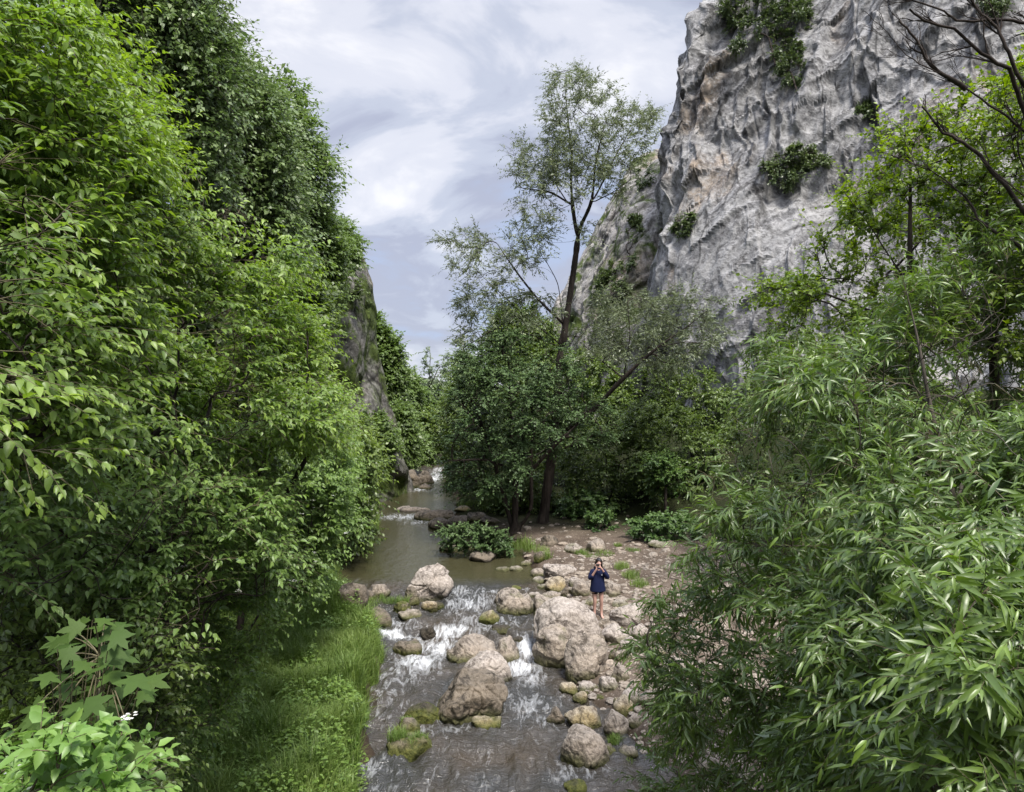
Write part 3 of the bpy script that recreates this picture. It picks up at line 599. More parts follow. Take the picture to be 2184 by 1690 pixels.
# loose gravel and cobbles on the beach (nobody could count them)
rg = np.random.RandomState(5); D, F = ico(2); nst = 5200
px = rg.uniform(-1.0, 9.5, nst*3); py = rg.uniform(11, 33, nst*3); k = (px > xr(py)-.8) & (px < xr(py)+7.5) & (rg.rand(len(px)) > sstep(22, 29, py)*.93); px, py = px[k][:nst], py[k][:nst]; n = len(px)
size = .022+.10*rg.rand(n)**5+.05*rg.rand(n)**3; size *= np.where(fbm(np.stack([px*.6, py*.6, 0*px], -1), 2, 4) > 0, 1.15, .8)
pz = ground_z(px, py); rot = rg.rand(n)*6.28; fac = 1+.28*rg.normal(size=(n, len(D))).clip(-1, 1)*.5
Vx = D[None]*fac[..., None]*np.stack([size*rg.uniform(.8, 1.5, n), size, size*rg.uniform(.35, .7, n)], -1)[:, None]
c_, s_ = np.cos(rot)[:, None], np.sin(rot)[:, None]
Vx = np.stack([Vx[..., 0]*c_-Vx[..., 1]*s_+px[:, None], Vx[..., 0]*s_+Vx[..., 1]*c_+py[:, None], Vx[..., 2]+pz[:, None]], -1)
Fs = (F[None]+np.arange(n)[:, None, None]*len(D)).reshape(-1, 3); zz_ = np.zeros(n*len(D))
tag(mk_mesh('gravel', Vx.reshape(-1, 3), [Fs], M_ROCK, smooth=False, attrs={'moss': zz_, 'wet': zz_}), 'pale gravel and cobbles scattered over the beach', 'gravel', kind='stuff')
# ------------------------------------------------------------------ vegetation
def T_leaf(w, droop, fold, kind='ovate'):
    """leaf template: x across, y along (0..1), z along the normal."""
    if kind == 'far':
        V = [(0, 0, 0), (-w/2, .45, fold*w/2), (w/2, .45, fold*w/2), (0, 1, -droop)]
        return np.array(V, float), [np.array([[0, 2, 3, 1]])]
    ya, yb, wa, wb = (.28, .66, 1, .74) if kind == 'ovate' else (.25, .62, .85, .8)
    if kind == 'round': ya, yb, wa, wb = .25, .75, .9, .95
    V = [(0, 0, 0)]
    for y, ww in ((ya, wa), (yb, wb)):
        z = -droop*y*y
        V += [(-w/2*ww, y, z+fold*w/2), (0, y, z), (w/2*ww, y, z+fold*w/2)]
    V.append((0, 1, -droop))
    F4 = np.array([[1, 2, 5, 4], [2, 3, 6, 5]]); F3 = np.array([[0, 2, 1], [0, 3, 2], [4, 5, 7], [5, 6, 7]])
    return np.array(V, float), [F4, F3]
def build_leaves(P, D, Nn, L, T, tint):
    tv, tf = T; S = unit(np.cross(D, Nn)); Nn = np.cross(S, D)
    V = P[:, None]+L[:, None, None]*(tv[None, :, 0, None]*S[:, None]+tv[None, :, 1, None]*D[:, None]+tv[None, :, 2, None]*Nn[:, None])
    k = len(tv); off = (np.arange(len(P))*k)[:, None, None]
    return V.reshape(-1, 3), [(f[None]+off).reshape(-1, f.shape[1]) for f in tf], np.repeat(tint, k)
def tubes(PL, RL, ns):
    """PL (n,k,3) polylines, RL (n,k) radii -> one set of open tapering tubes."""
    n, k, _ = PL.shape; T = unit(np.gradient(PL, axis=1))
    ref = np.where(np.abs(T[..., 2:3]) > .9, np.array([1., 0, 0]), np.array([0, 0, 1.]))
    A = unit(np.cross(T, ref)); B = np.cross(T, A); an = np.arange(ns)*2*math.pi/ns
    V = PL[:, :, None]+RL[:, :, None, None]*(np.cos(an)[None, None, :, None]*A[:, :, None]+np.sin(an)[None, None, :, None]*B[:, :, None])
    j = np.arange(ns); i = np.arange(k-1)[:, None]; a = i*ns+j; b = i*ns+(j+1) % ns
    F = np.stack([a, b, b+ns, a+ns], -1).reshape(-1, 4)
    return V.reshape(-1, 3), (F[None]+(np.arange(n)*k*ns)[:, None, None]).reshape(-1, 4)
def in_poly(poly, u, v):
    poly = np.array(poly, float); x0, y0 = poly[:, 0], poly[:, 1]; x1, y1 = np.roll(x0, -1), np.roll(y0, -1); r = np.zeros(len(u), bool)
    for a, b, c, d in zip(x0, y0, x1, y1):
        if b == d: continue
        r ^= ((b > v) != (d > v)) & (u < (c-a)*(v-b)/(d-b)+a)
    return r
def sample(rg, poly, yf, n, sep=.25, mar=0.):
    """n points in the crown volume seen inside the outline, at distances yf(u, v, random)."""
    pl = np.array(poly, float); lo, hi = pl.min(0), pl.max(0); m = n*60
    u = rg.uniform(lo[0], hi[0], m); v = rg.uniform(lo[1], hi[1], m); k = in_poly(poly, u, v); u, v = u[k], v[k]
    Y = yf(u, v, rg.rand(len(u)))
    if mar > 0:
        q = mar*FP/Y; k = in_poly(poly, u+q, v) & in_poly(poly, u-q, v) & in_poly(poly, u, v-q) & in_poly(poly, u, v+q*.6); u, v, Y = u[k], v[k], Y[k]
    P = Wv(u, v, Y); keep = np.zeros((0, 3)); out = []
    for p in P[:n*14]:
        if len(out) >= n: break
        if out and ((np.array(out)-p)**2).sum(1).min() < sep*sep: continue
        out.append(p)
    return np.array(out)
def grow(name, label, cat, base, limbs, targets, rtrunk, bark, leafm, T, seed, tw=7, twl=.6, nl=10, ll=.08, lvar=.3, droop=.25, up=.5, tip=.35, spread=1., young=.25, twr=.004, group=None, clump=0., facing=.6, flowers=0, twmat=None, curv=.12, leafangle=55, extra=None, root=None, rexp=.5, flat=1., cth=-.12):
    rg = np.random.RandomState(seed); t = thing(name, label, cat, base, group)
    nodes = []; par = []; lines = []
    def add(p, pa): nodes.append(np.array(p, float)); par.append(pa); return len(nodes)-1
    add(base, -1)
    for Lm in limbs:
        Lm = [np.array(q, float) for q in Lm]
        if len(nodes) == 1: cur = 0
        else: cur = int(np.argmin([np.linalg.norm(q-Lm[0]) for q in nodes]))
        ids = [cur]; pts = [nodes[cur]]+(Lm if np.linalg.norm(nodes[cur]-Lm[0]) > .05 else Lm[1:])
        pts = np.array(pts); d = np.concatenate([[0], np.cumsum(np.linalg.norm(np.diff(pts, axis=0), axis=1))]); step = max(.12, d[-1]/14)
        tt = np.linspace(0, d[-1], max(3, int(d[-1]/step)+1)); P = np.stack([np.interp(tt, d, pts[:, q]) for q in range(3)], -1)
        P[1:-1] = .25*P[:-2]+.5*P[1:-1]+.25*P[2:]
        wob = np.stack([np.cumsum(rg.normal(size=len(P)))*.012*step*3 for _ in range(3)], -1); wob[0] = 0; P = P+wob*np.linspace(0, 1, len(P))[:, None]
        for p in P[1:]: cur = add(p, cur); ids.append(cur)
        lines.append(ids)
    b = np.array(base, float); targets = targets[np.argsort(np.min(np.linalg.norm(targets[:, None]-np.array(nodes)[None], axis=2), axis=1))]
    tpaths = []
    for tg in targets:
        NA = np.array(nodes); dd = np.linalg.norm(NA-tg, axis=1)+.7*np.maximum(0, NA[:, 2]-tg[2]+.1)+np.where(np.arange(len(NA)) == 0, .6, 0)
        j = int(np.argmin(dd)); p0 = NA[j]; L = np.linalg.norm(tg-p0)
        if L < .08: tpaths.append([j, add(tg, j)]); continue
        pd = unit(p0-NA[par[j]]) if par[j] >= 0 else np.array([0, 0, 1.])
        mid = p0+pd*L*.30+(tg-p0)*.28+np.array([0, 0, 1])*L*curv+rg.normal(size=3)*L*.06
        k = max(3, min(8, int(L/.25)+2)); s = np.linspace(0, 1, k+1)[1:, None]
        P = (1-s)**2*p0+2*s*(1-s)*mid+s*s*tg; ids = [j]; cur = j
        for p in P: cur = add(p, cur); ids.append(cur)
        lines.append(ids); tpaths.append(ids)
    NA = np.array(nodes); par_ = np.array(par); cnt = np.zeros(len(NA))
    for ids in tpaths: cnt[ids[-1]] += 1
    for i in range(len(NA)-1, 0, -1): cnt[par_[i]] += max(cnt[i], .0)
    cnt = np.maximum(cnt, .4); rad = rtrunk*(cnt/cnt[0])**rexp; rad = np.maximum(rad, twr*1.3)
    VV, FF, nv = [], [], 0
    for ids in lines:
        P = NA[ids]; r = rad[ids].copy(); r[0] = min(r[0], r[1]*1.15) if ids[0] != 0 else r[0]*1.35
        r[-1] *= .6; big = r.max() > .05; ns = 9 if big else 5 if r.max() > .015 else 4
        if big:                                            # smooth the heavy limbs
            d = np.linspace(0, 1, len(P)); t2 = np.linspace(0, 1, len(P)*3-2)
            P = np.stack([np.interp(t2, d, P[:, q]) for q in range(3)], -1); r = np.interp(t2, d, r)*(1+.05*rg.normal(size=len(t2)))
            P[1:-1] = .25*P[:-2]+.5*P[1:-1]+.25*P[2:]
        v_, f_ = tubes(P[None], r[None], ns); VV.append(v_); FF.append(f_+nv); nv += len(v_)
    mk_mesh('trunk', np.concatenate(VV), [np.concatenate(FF)], bark, t)
    # twigs
    P0, D0 = [], []
    for ids in tpaths:
        P = NA[ids]; 
        for q in range(tw):
            s = rg.uniform(.35, 1)**.6*(len(P)-1); i = min(int(s), len(P)-2); f = s-i; P0.append(P[i]*(1-f)+P[i+1]*f); D0.append(unit(P[i+1]-P[i]))
    P0 = np.array(P0); D0 = np.array(D0); n = len(P0)
    outw = unit(P0-(b+np.array([0, 0, .55*(targets[:, 2].max()-b[2])])))
    D = unit(D0*.7+outw*.45+rg.normal(size=(n, 3))*.62*spread+np.array([0, 0, up*.55])); D = unit(D*np.array([1, 1, flat])); Lt = twl*rg.uniform(.5, 1.25, n)
    s = np.linspace(0, 1, 5)[None, :, None]; drp = droop*rg.uniform(.4, 1.4, n)[:, None, None]
    TW = P0[:, None]+D[:, None]*s*Lt[:, None, None]+np.array([0, 0, -1.])*s*s*Lt[:, None, None]*drp+rg.normal(size=(n, 1, 3))*s*s*Lt[:, None, None]*.12
    tr = twr*np.array([1, .85, .7, .5, .3])[None]*np.ones((n, 1)); kt = (vnoise(TW[:, 3]*clump, seed+5) > cth-.05) if clump > 0 else np.ones(n, bool)
    v_, f_ = tubes(TW[kt], tr[kt], 3)
    tv_, tf_ = v_, f_
    # leaves
    m = n*nl; ti = np.repeat(np.arange(n), nl); pos = np.tile(np.linspace(.12, 1, nl), n)+rg.uniform(-.04, .04, m); pos = pos.clip(0, 1)
    x = pos*4; i = np.minimum(x.astype(int), 3); f = (x-i)[:, None]; LP = TW[ti, i]*(1-f)+TW[ti, i+1]*f; TD = unit(TW[ti, i+1]-TW[ti, i])
    side = unit(np.cross(TD, np.array([0, 0, 1.])+.01)+rg.normal(size=(m, 3))*.35); sg = np.where(np.tile(np.arange(nl), n) % 2 == 0, 1, -1)[:, None]
    an = np.radians(leafangle*(1-.5*pos**3)*rg.uniform(.6, 1.3, m))[:, None]; LD = unit(TD*np.cos(an)+side*sg*np.sin(an)+np.array([0, 0, -1.])*tip*rg.uniform(.2, 1.4, m)[:, None]+rg.normal(size=(m, 3))*.16)
    LN = unit(np.array([0, 0, 1.])*facing+outw[ti]*.35+np.array([0, -.15, 0])+rg.normal(size=(m, 3))*.38)
    LL = ll*(1+lvar*rg.normal(size=m).clip(-1.6, 1.6))*(1-.35*pos**4)
    zt = sstep(b[2]+.2*(targets[:, 2].max()-b[2]), targets[:, 2].max(), LP[:, 2])
    tn = np.clip(.10+.45*rg.rand(m)*.6+young*1.4*sstep(.72, 1, pos)*rg.rand(n)[ti]+young*.9*zt*rg.rand(n)[ti]+.18*fbm(LP*.9, 2, seed+4), 0, 1)
    if clump > 0: k = vnoise(LP*clump, seed+5) > cth+rg.normal(size=m)*.12; LP, LD, LN, LL, tn = LP[k], LD[k], LN[k], LL[k], tn[k]
    v_, f_, a_ = build_leaves(LP, LD, LN, LL, T, tn)
    nl_ = sum(len(q) for q in f_); f_ = f_+[tf_+len(v_)]
    mk_mesh('crown', np.concatenate([v_, tv_]), f_, [leafm, twmat or bark], t, attrs={'tint': np.concatenate([a_, np.zeros(len(tv_))])}, mat_idx=np.concatenate([np.zeros(nl_, int), np.ones(len(tf_), int)]))
    if flowers:
        k = rg.choice(n, flowers, replace=False); C = TW[k, 4]; g = rg.normal(size=(flowers, 14, 3))*np.array([.022, .022, .006]); Q = (C[:, None]+g+np.array([0, 0, .012])).reshape(-1, 3)
        q4 = np.array([[-1, -1, 0], [1, -1, .2], [1, 1, 0], [-1, 1, .2]])*.0075; V_ = (Q[:, None]+q4[None]).reshape(-1, 3)
        mk_mesh('blossoms', V_, [np.arange(len(V_)).reshape(-1, 4)], M_FLOWER, t)
    return t
OV = T_leaf(.50, .28, .35); OVS = T_leaf(.52, .2, .3); LAN = T_leaf(.21, .38, .3, 'lance'); FAR = T_leaf(.62, .15, .3, 'far'); FARL = T_leaf(.30, .12, .2, 'far'); RND = T_leaf(.85, .12, .2, 'round'); RNF = T_leaf(.85, .1, .25, 'far')
def gp(x, y): return (x, y, float(ground_z(x, y))-.05)
def band(a, b): return lambda u, v, r: a+(b-a)*r
DG = 'dogwoods crowding the left bank'
# --- left bank dogwoods
def yA(u, v, r): return 3.6+u/170.+2.6*r+.4*np.clip((500-v)/400, 0, 1)
base = gp(-6.0, 5.6)
pA = [(-260, -140), (60, -90), (190, 10), (285, 140), (320, 230), (350, 330), (300, 520), (330, 700), (300, 900), (200, 1000), (40, 1020), (-260, 1000)]
S = sample(np.random.RandomState(1), pA, yA, 300, .26, .22)
grow('dogwood', 'tall dogwood nearest the viewer at the left, with bright yellow green upper sprays', 'shrub', base, [[base, (-5.4, 5.8, 6.2), (-4.6, 6.0, 8.3)], [base, (-4.8, 5.6, 5.2), (-3.6, 5.6, 6.6)], [base, (-5.6, 5.6, 7.0), (-5.0, 5.4, 9.5)]], S, .045, M_BARK, M_DOG, OV, 11, clump=.95, flat=.5, facing=1.1, tw=14, twl=.60, nl=19, ll=.070, young=.5, group=DG, twmat=M_TWIG)
base = gp(-7.6, 9.4)
pB = [(170, 200), (260, 190), (300, 240), (390, 330), (450, 370), (560, 420), (620, 490), (660, 560), (640, 640), (610, 760), (640, 900), (560, 1000), (300, 1010), (180, 900), (160, 700), (150, 450)]
S = sample(np.random.RandomState(2), pB, lambda u, v, r: 5.6+u/200.+3.2*r, 380, .28, .30)
grow('dogwood', 'broad dogwood with arching sprays behind the nearest one, its top against the wooded slope', 'shrub', base, [[base, (-6.6, 9.2, 6.0), (-5.0, 9.0, 8.2)], [base, (-6.2, 9.2, 5.0), (-4.2, 8.8, 6.6)], [base, (-6.6, 9.2, 6.5), (-5.8, 9.2, 9.6)]], S, .06, M_BARK, M_DOG, OV, 12, clump=.85, flat=.5, facing=1.1, tw=15, twl=.70, nl=18, ll=.082, young=.5, group=DG, twmat=M_TWIG)
base = gp(-7.4, 12.6)
pC = [(600, 540), (640, 560), (660, 620), (700, 700), (712, 790), (750, 850), (755, 910), (700, 960), (620, 1000), (560, 900), (600, 750), (590, 640)]
S = sample(np.random.RandomState(3), pC, lambda u, v, r: 8.8+3.2*r, 130, .3, .32)
grow('dogwood', 'bright dogwood leaning out in front of the mossy crag', 'shrub', base, [[base, (-5.0, 12, 4), (-3.6, 11, 6.4)], [base, (-4.4, 11.6, 4), (-2.9, 10.5, 6.2)]], S, .05, M_BARK, M_DOG, OV, 13, clump=.8, flat=.5, facing=1.1, tw=15, twl=.6, nl=16, ll=.075, young=.45, group=DG, twmat=M_TWIG)
base = gp(-7.2, 8.6)
pD = [(-120, 960), (200, 980), (420, 960), (600, 1010), (640, 1100), (650, 1230), (600, 1290), (480, 1330), (350, 1400), (260, 1330), (100, 1300), (-120, 1500)]
S = sample(np.random.RandomState(4), pD, lambda u, v, r: 4.6+np.maximum(u, 0)/170.+3.2*r, 270, .28, .3)
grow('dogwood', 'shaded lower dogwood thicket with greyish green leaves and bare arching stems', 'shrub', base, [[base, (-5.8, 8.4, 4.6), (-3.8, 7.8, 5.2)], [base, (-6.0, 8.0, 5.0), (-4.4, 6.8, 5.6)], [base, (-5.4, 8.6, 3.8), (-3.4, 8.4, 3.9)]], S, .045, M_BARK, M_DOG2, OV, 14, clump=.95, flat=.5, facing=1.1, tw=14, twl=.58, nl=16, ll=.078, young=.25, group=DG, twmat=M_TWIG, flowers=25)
base = gp(-6.6, 17.0)
pE = [(560, 860), (640, 900), (735, 890), (772, 960), (780, 1010), (772, 1080), (776, 1120), (728, 1150), (705, 1210), (690, 1270), (640, 1300), (560, 1260), (520, 1060)]
S = sample(np.random.RandomState(6), pE, lambda u, v, r: 13.5+np.maximum(0, 1200-v)/55.*sstep(560, 800, u)+3.5*r, 300, .36, .5)
grow('dogwood', 'green shrub with pale blossom overhanging the far side of the pool', 'shrub', base, [[base, (-6.4, 17.4, 3), (-5.8, 18, 5)], [base, (-5.8, 17.8, 2.2), (-4.9, 19.0, 3.6)], [base, (-7.0, 20, 3.2), (-7.2, 23.5, 4.4)]], S, .09, M_BARK, M_DOG2, OVS, 15, flat=.6, facing=1., clump=.7, cth=-.2, tw=15, twl=.7, nl=15, ll=.10, young=.3, group=DG, flowers=60)
base = gp(-7.6, 28.5)
S = sample(np.random.RandomState(7), [(690, 900), (760, 880), (800, 930), (830, 1010), (800, 1060), (796, 1130), (745, 1175), (700, 1180), (660, 1000)], lambda u, v, r: 25+6*r, 120, .5, .4)
grow('bank_shrub', 'low leafy shrub between the pool and the mossy crag', 'shrub', base, [[base, (-7.4, 28.5, 4)], [base, (-6.9, 29.5, 3)]], S, .08, M_BARK, M_UND, FAR, 16, tw=16, twl=.95, nl=14, ll=.17, young=.6)
base = gp(-6.4, 7.0)
S = sample(np.random.RandomState(9), [(-140, 1180), (150, 1240), (330, 1300), (420, 1380), (430, 1480), (380, 1600), (330, 1760), (-140, 1800)], lambda u, v, r: 6.0+1.9*r+u/400, 170, .26, .2)
grow('bramble', 'dark tangle of broad leaves behind the young sycamore, down to the ground', 'shrub', base, [[base, (-4.4, 6.6, 3.9)], [base, (-3.6, 7.2, 3.0)]], S, .04, M_BARK, M_UND, OVS, 18, clump=1.1, flat=.6, facing=1., tw=12, twl=.5, nl=13, ll=.07, young=.3)
base = gp(-5.2, 10.6)
S = sample(np.random.RandomState(19), [(420, 1330), (560, 1300), (620, 1330), (560, 1420), (470, 1560), (380, 1690), (300, 1690), (380, 1480)], lambda u, v, r: 8.6+1.6*r+u/500, 70, .26, .16)
grow('nettle_patch', 'soft weedy shrub spilling from the thicket onto the grass bank', 'shrub', base, [[base, (-4.6, 10.2, 2.2)]], S, .03, M_TWIG, M_DOG2, OVS, 20, clump=1.3, tw=11, twl=.38, nl=13, ll=.07, young=.4)
base = gp(-2.6, 3.5)
S = sample(np.random.RandomState(8), [(-150, 1640), (60, 1610), (180, 1590), (260, 1600), (310, 1640), (310, 1680), (260, 1730), (-150, 1830)], lambda u, v, r: 2.7+.9*r, 46, .14)
grow('dogwood', 'pale lime dogwood sprays with small white flower heads in the bottom left corner', 'shrub', base, [[base, (-2.4, 3.2, 4.8)]], S, .03, M_TWIG, leaf_mat('lime_leaf', (.120, .230, .050), (.240, .370, .085), (.17, .24, .11), .3), T_leaf(.56, .25, .3), 17, tw=7, twl=.26, nl=10, ll=.070, young=.4, group=DG, flowers=16)
# --- sycamore sapling with big palmate leaves
def palm_leaf():
    out = []; lobes = [(-110, .55), (-62, .86), (0, 1.0), (62, .86), (110, .55)]
    out.append((0, -.02))
    pts = []
    for k, (a, r) in enumerate(lobes):
        a0 = math.radians(a)
        for da, rr in ((-16, .66*r), (-9, .74*r), (-7, .80*r), (0, r), (7, .80*r), (9, .74*r), (16, .66*r)):
            b_ = a0+math.radians(da); pts.append((math.sin(b_)*rr*.62, .36+math.cos(b_)*rr*.62))
        if k < 4:
            b_ = math.radians((a+lobes[k+1][0])/2); pts.append((math.sin(b_)*.40*.62, .36+math.cos(b_)*.40*.62))
    V = [(0, .34, 0.03)]+[(0, .05, 0)]+[(x, y, -.16*(x*x+(y-.3)**2)) for x, y in pts]
    n = len(V); F = np.array([[0, i+1, i] for i in range(1, n-1)]+[[0, 1, n-1]]); return np.array(V, float), [F]
PALM = palm_leaf()
def sapling(name, label, base, spots, seed, ll=.16):
    rg = np.random.RandomState(seed); t = thing(name, label, 'sapling', base); b = np.array(base)
    P = np.array(spots); stem_top = P.mean(0)+np.array([0, .1, .1]); PL, RL = [], []
    s = np.linspace(0, 1, 6)[:, None]; stem = b*(1-s)+stem_top*s+np.sin(s*3)*np.array([.05, .02, 0]); PL.append(stem); RL.append(np.linspace(.016, .006, 6))
    for p in P:
        j = stem[min(5, 2+rg.randint(4))]; PL.append(j*(1-s)+p*s+np.array([0, 0, 1])*s*(1-s)*.1); RL.append(np.linspace(.005, .002, 6))
    v_, f_ = tubes(np.array(PL), np.array(RL), 5); mk_mesh('trunk', v_, [f_], M_TWIG, t)
    n = len(P); D = unit(rg.normal(size=(n, 3))*np.array([1, .7, .15])+np.array([0, -.6, -.25])); Nn = unit(np.array([0, -.35, 1])+rg.normal(size=(n, 3))*.25)
    v_, f_, a_ = build_leaves(P, D, Nn, ll*rg.uniform(.75, 1.2, n), PALM, rg.rand(n)*.5); mk_mesh('crown', v_, f_, M_MAP, t, attrs={'tint': a_}); return t
base = gp(-2.9, 4.0); rg = np.random.RandomState(3)
S = sample(rg, [(80, 1480), (110, 1400), (150, 1320), (190, 1290), (250, 1300), (290, 1370), (320, 1440), (290, 1520), (300, 1570), (200, 1600), (60, 1590), (50, 1530)], lambda u, v, r: 3.3+.8*r+(v-1450)*-.0015, 64, .09)
sapling('sycamore_sapling', 'young sycamore with large lobed leaves above the lime green sprays', base, S, 5, .165)
# --- pale topped trees on the left slope
SG = 'trees on the steep left slope'
def slope_tree(label, base, limbs, poly, yf, n, seed, ll=.16, tw=13, twl=1.0, m=M_ASH, name='slope_tree', young=.55, clump=0, r=.2, nl=13, T=FAR, flowers=0, up=.3):
    S = sample(np.random.RandomState(seed), poly, yf, n, .42, twl*.32)
    return grow(name, label, 'tree', base, limbs, S, r, M_BARK, m, T, seed, tw=tw, twl=twl, nl=nl, ll=ll, young=young, twr=.008, group=SG, clump=clump, up=up, facing=.8)
b1 = gp(-14, 15.5); slope_tree('dark tree with silvery topped sprays at the upper left of the slope', b1, [[b1, (-13, 15, 12), (-11, 14.5, 16)], [b1, (-11, 14.5, 10), (-8, 14, 14)]], [(100, -300), (400, -300), (450, -60), (465, 20), (500, 100), (510, 190), (470, 300), (500, 420), (380, 400), (280, 300), (200, 130), (120, 10)], lambda u, v, r: 13.5+3.5*r, 420, 31, ll=.12)
b1 = gp(-13, 20.5); slope_tree('spreading tree with silvery leaf sprays just below the upper left tree', b1, [[b1, (-12, 20, 12), (-9, 19, 15)], [b1, (-10, 19.5, 11), (-6.8, 18.5, 13)]], [(300, 60), (470, 90), (500, 110), (560, 175), (605, 230), (630, 320), (640, 420), (650, 540), (560, 560), (440, 420), (330, 300)], lambda u, v, r: 17+4*r, 380, 32, ll=.13)
b1 = gp(-11.5, 30); slope_tree('thin airy tree standing out against the sky on the left rim', b1, [[b1, W(655, 430, 29), W(660, 330, 28.5), W(640, 200, 28)], [W(650, 380, 29), W(690, 300, 28.5)], [W(655, 360, 29), W(610, 260, 28)]], [(590, 150), (620, 150), (650, 200), (690, 260), (715, 330), (738, 350), (715, 410), (690, 440), (640, 420), (600, 330), (570, 210)], lambda u, v, r: 27+3*r, 70, 33, ll=.19, tw=8, twl=.9, young=.3, m=M_FAR, r=.10, nl=9)
b1 = gp(-11, 33); slope_tree('bushy green tree below the thin airy one on the left rim', b1, [[b1, W(640, 520, 31), W(680, 440, 31)], [b1, W(700, 520, 31.5)]], [(600, 400), (650, 410), (700, 430), (720, 480), (742, 540), (725, 600), (700, 660), (640, 640), (610, 560), (590, 480)], lambda u, v, r: 29.5+3.5*r, 300, 34, ll=.18, tw=13, m=M_FAR, young=.4)
b1 = gp(-10.5, 38); slope_tree('small feathery tree rooted on the crag edge', b1, [[b1, W(730, 560, 37), W(745, 500, 37)]], [(715, 470), (740, 460), (770, 520), (775, 560), (745, 590), (720, 560)], lambda u, v, r: 36+2*r, 42, 35, ll=.2, tw=9, twl=.8, m=M_FAR, r=.07, nl=9)
b1 = gp(-10.3, 40); slope_tree('tiny shrub perched on top of the mossy crag', b1, [[b1, W(745, 640, 41)]], [(740, 600), (765, 590), (778, 630), (760, 650), (735, 650)], lambda u, v, r: 40+1.5*r, 18, 36, ll=.2, tw=7, twl=.7, m=M_SCR, r=.05, nl=8)
b1 = gp(-9, 24); slope_tree('dark understory tree filling the slope under the rim trees', b1, [[b1, W(520, 600, 22), W(560, 480, 22)], [b1, W(640, 640, 24)]], [(380, 420), (480, 390), (580, 430), (640, 560), (700, 640), (700, 760), (640, 820), (500, 800), (400, 640)], lambda u, v, r: 20+5*r, 320, 37, ll=.19, tw=12, m=M_UND, young=.3)
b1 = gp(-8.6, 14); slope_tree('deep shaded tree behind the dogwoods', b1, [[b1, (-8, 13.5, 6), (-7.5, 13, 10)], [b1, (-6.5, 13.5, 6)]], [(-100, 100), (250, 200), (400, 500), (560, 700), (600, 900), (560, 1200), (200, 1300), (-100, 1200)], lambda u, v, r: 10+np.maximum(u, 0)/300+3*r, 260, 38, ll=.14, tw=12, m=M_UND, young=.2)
# --- far valley trees
FG = 'trees round the far bend of the valley'
def far_tree(label, u, vtop, vbot, w, Y, seed, m=M_FAR, dens=1., ll=.3, airy=False, name='valley_tree'):
    x = (u-1092)/FP*Y; b = gp(x, Y+1); top = H-(vtop-845)/FP*Y; wm = w*Y/FP/2; zb = max(b[2], H-(vbot-845)/FP*Y)
    rg = np.random.RandomState(seed); n = int((26 if airy else 120)*dens); q = unit(rg.normal(size=(n, 3)))*rg.rand(n, 1)**.4
    hh = (top-zb)/2; S = q*np.array([wm*.92, wm*.8, hh*.95])+np.array([x, Y, zb+hh]); S = S+np.stack([fbm(S*.3, 2, seed), fbm(S*.3+5, 2, seed), fbm(S*.3+9, 2, seed)], -1)*wm*.35
    grow(name, label, 'tree', b, [[b, (x, Y, zb+hh*.6), (x+.1*wm, Y, top-.25*hh)], [(x, Y, zb+hh*.4), (x-wm*.5, Y, zb+hh*1.2)], [(x, Y, zb+hh*.5), (x+wm*.5, Y, zb+hh*1.3)]], S, .16, M_BARK, m, FAR, seed, tw=7 if airy else 15, twl=1.3, nl=8 if airy else 13, ll=ll, twr=.012, young=.5, group=FG, facing=.8)
far_tree('tall rounded tree on the skyline right behind the crag', 812, 690, 900, 110, 62, 41, ll=.30, dens=1.4)
far_tree('yellow green bush-like tree at the crag foot, by the water', 838, 860, 1010, 80, 52, 42, ll=.26, dens=1.1)
far_tree('wide tree sloping down the skyline beside the tall rounded one', 850, 790, 930, 110, 70, 43, ll=.32, dens=1.3)
far_tree('pale thin see-through tree in the skyline notch', 915, 738, 860, 90, 95, 44, m=M_FARP, airy=True, ll=.34, name='bare_topped_tree')
far_tree('low rounded tree under the skyline notch', 893, 830, 940, 80, 82, 45, ll=.34)
far_tree('pale wispy tree just left of the dark alder top', 985, 710, 850, 80, 70, 46, m=M_FARP, airy=True, dens=1.2, ll=.30)
far_tree('dark tree closing the valley above the small waterfall', 930, 880, 1010, 90, 66, 47, m=M_UND, ll=.28)
far_tree('shadowy tree half behind the alder over the far bend', 990, 820, 1010, 110, 58, 48, m=M_UND, ll=.26)
far_tree('green willow bush at the water right of the crag', 878, 930, 1020, 70, 57, 49, ll=.22)
far_tree('distant skyline tree low in the notch', 950, 815, 900, 70, 110, 50, ll=.4)
far_tree('dark treetop showing above the alder', 1110, 650, 800, 140, 55, 51, m=M_UND, ll=.25, dens=1.3)
far_tree('skyline tree rising left above the rounded one', 790, 655, 800, 60, 66, 52, ll=.30)
b1 = gp(-10, 41); slope_tree('trailing shrub draping the lower half of the mossy crag', b1, [[b1, W(770, 900, 42)]], [(700, 880), (760, 860), (815, 880), (850, 930), (845, 985), (800, 1000), (720, 980)], lambda u, v, r: 40.5+2.2*r, 90, 39, ll=.18, tw=13, twl=.8, m=M_FAR, r=.06)
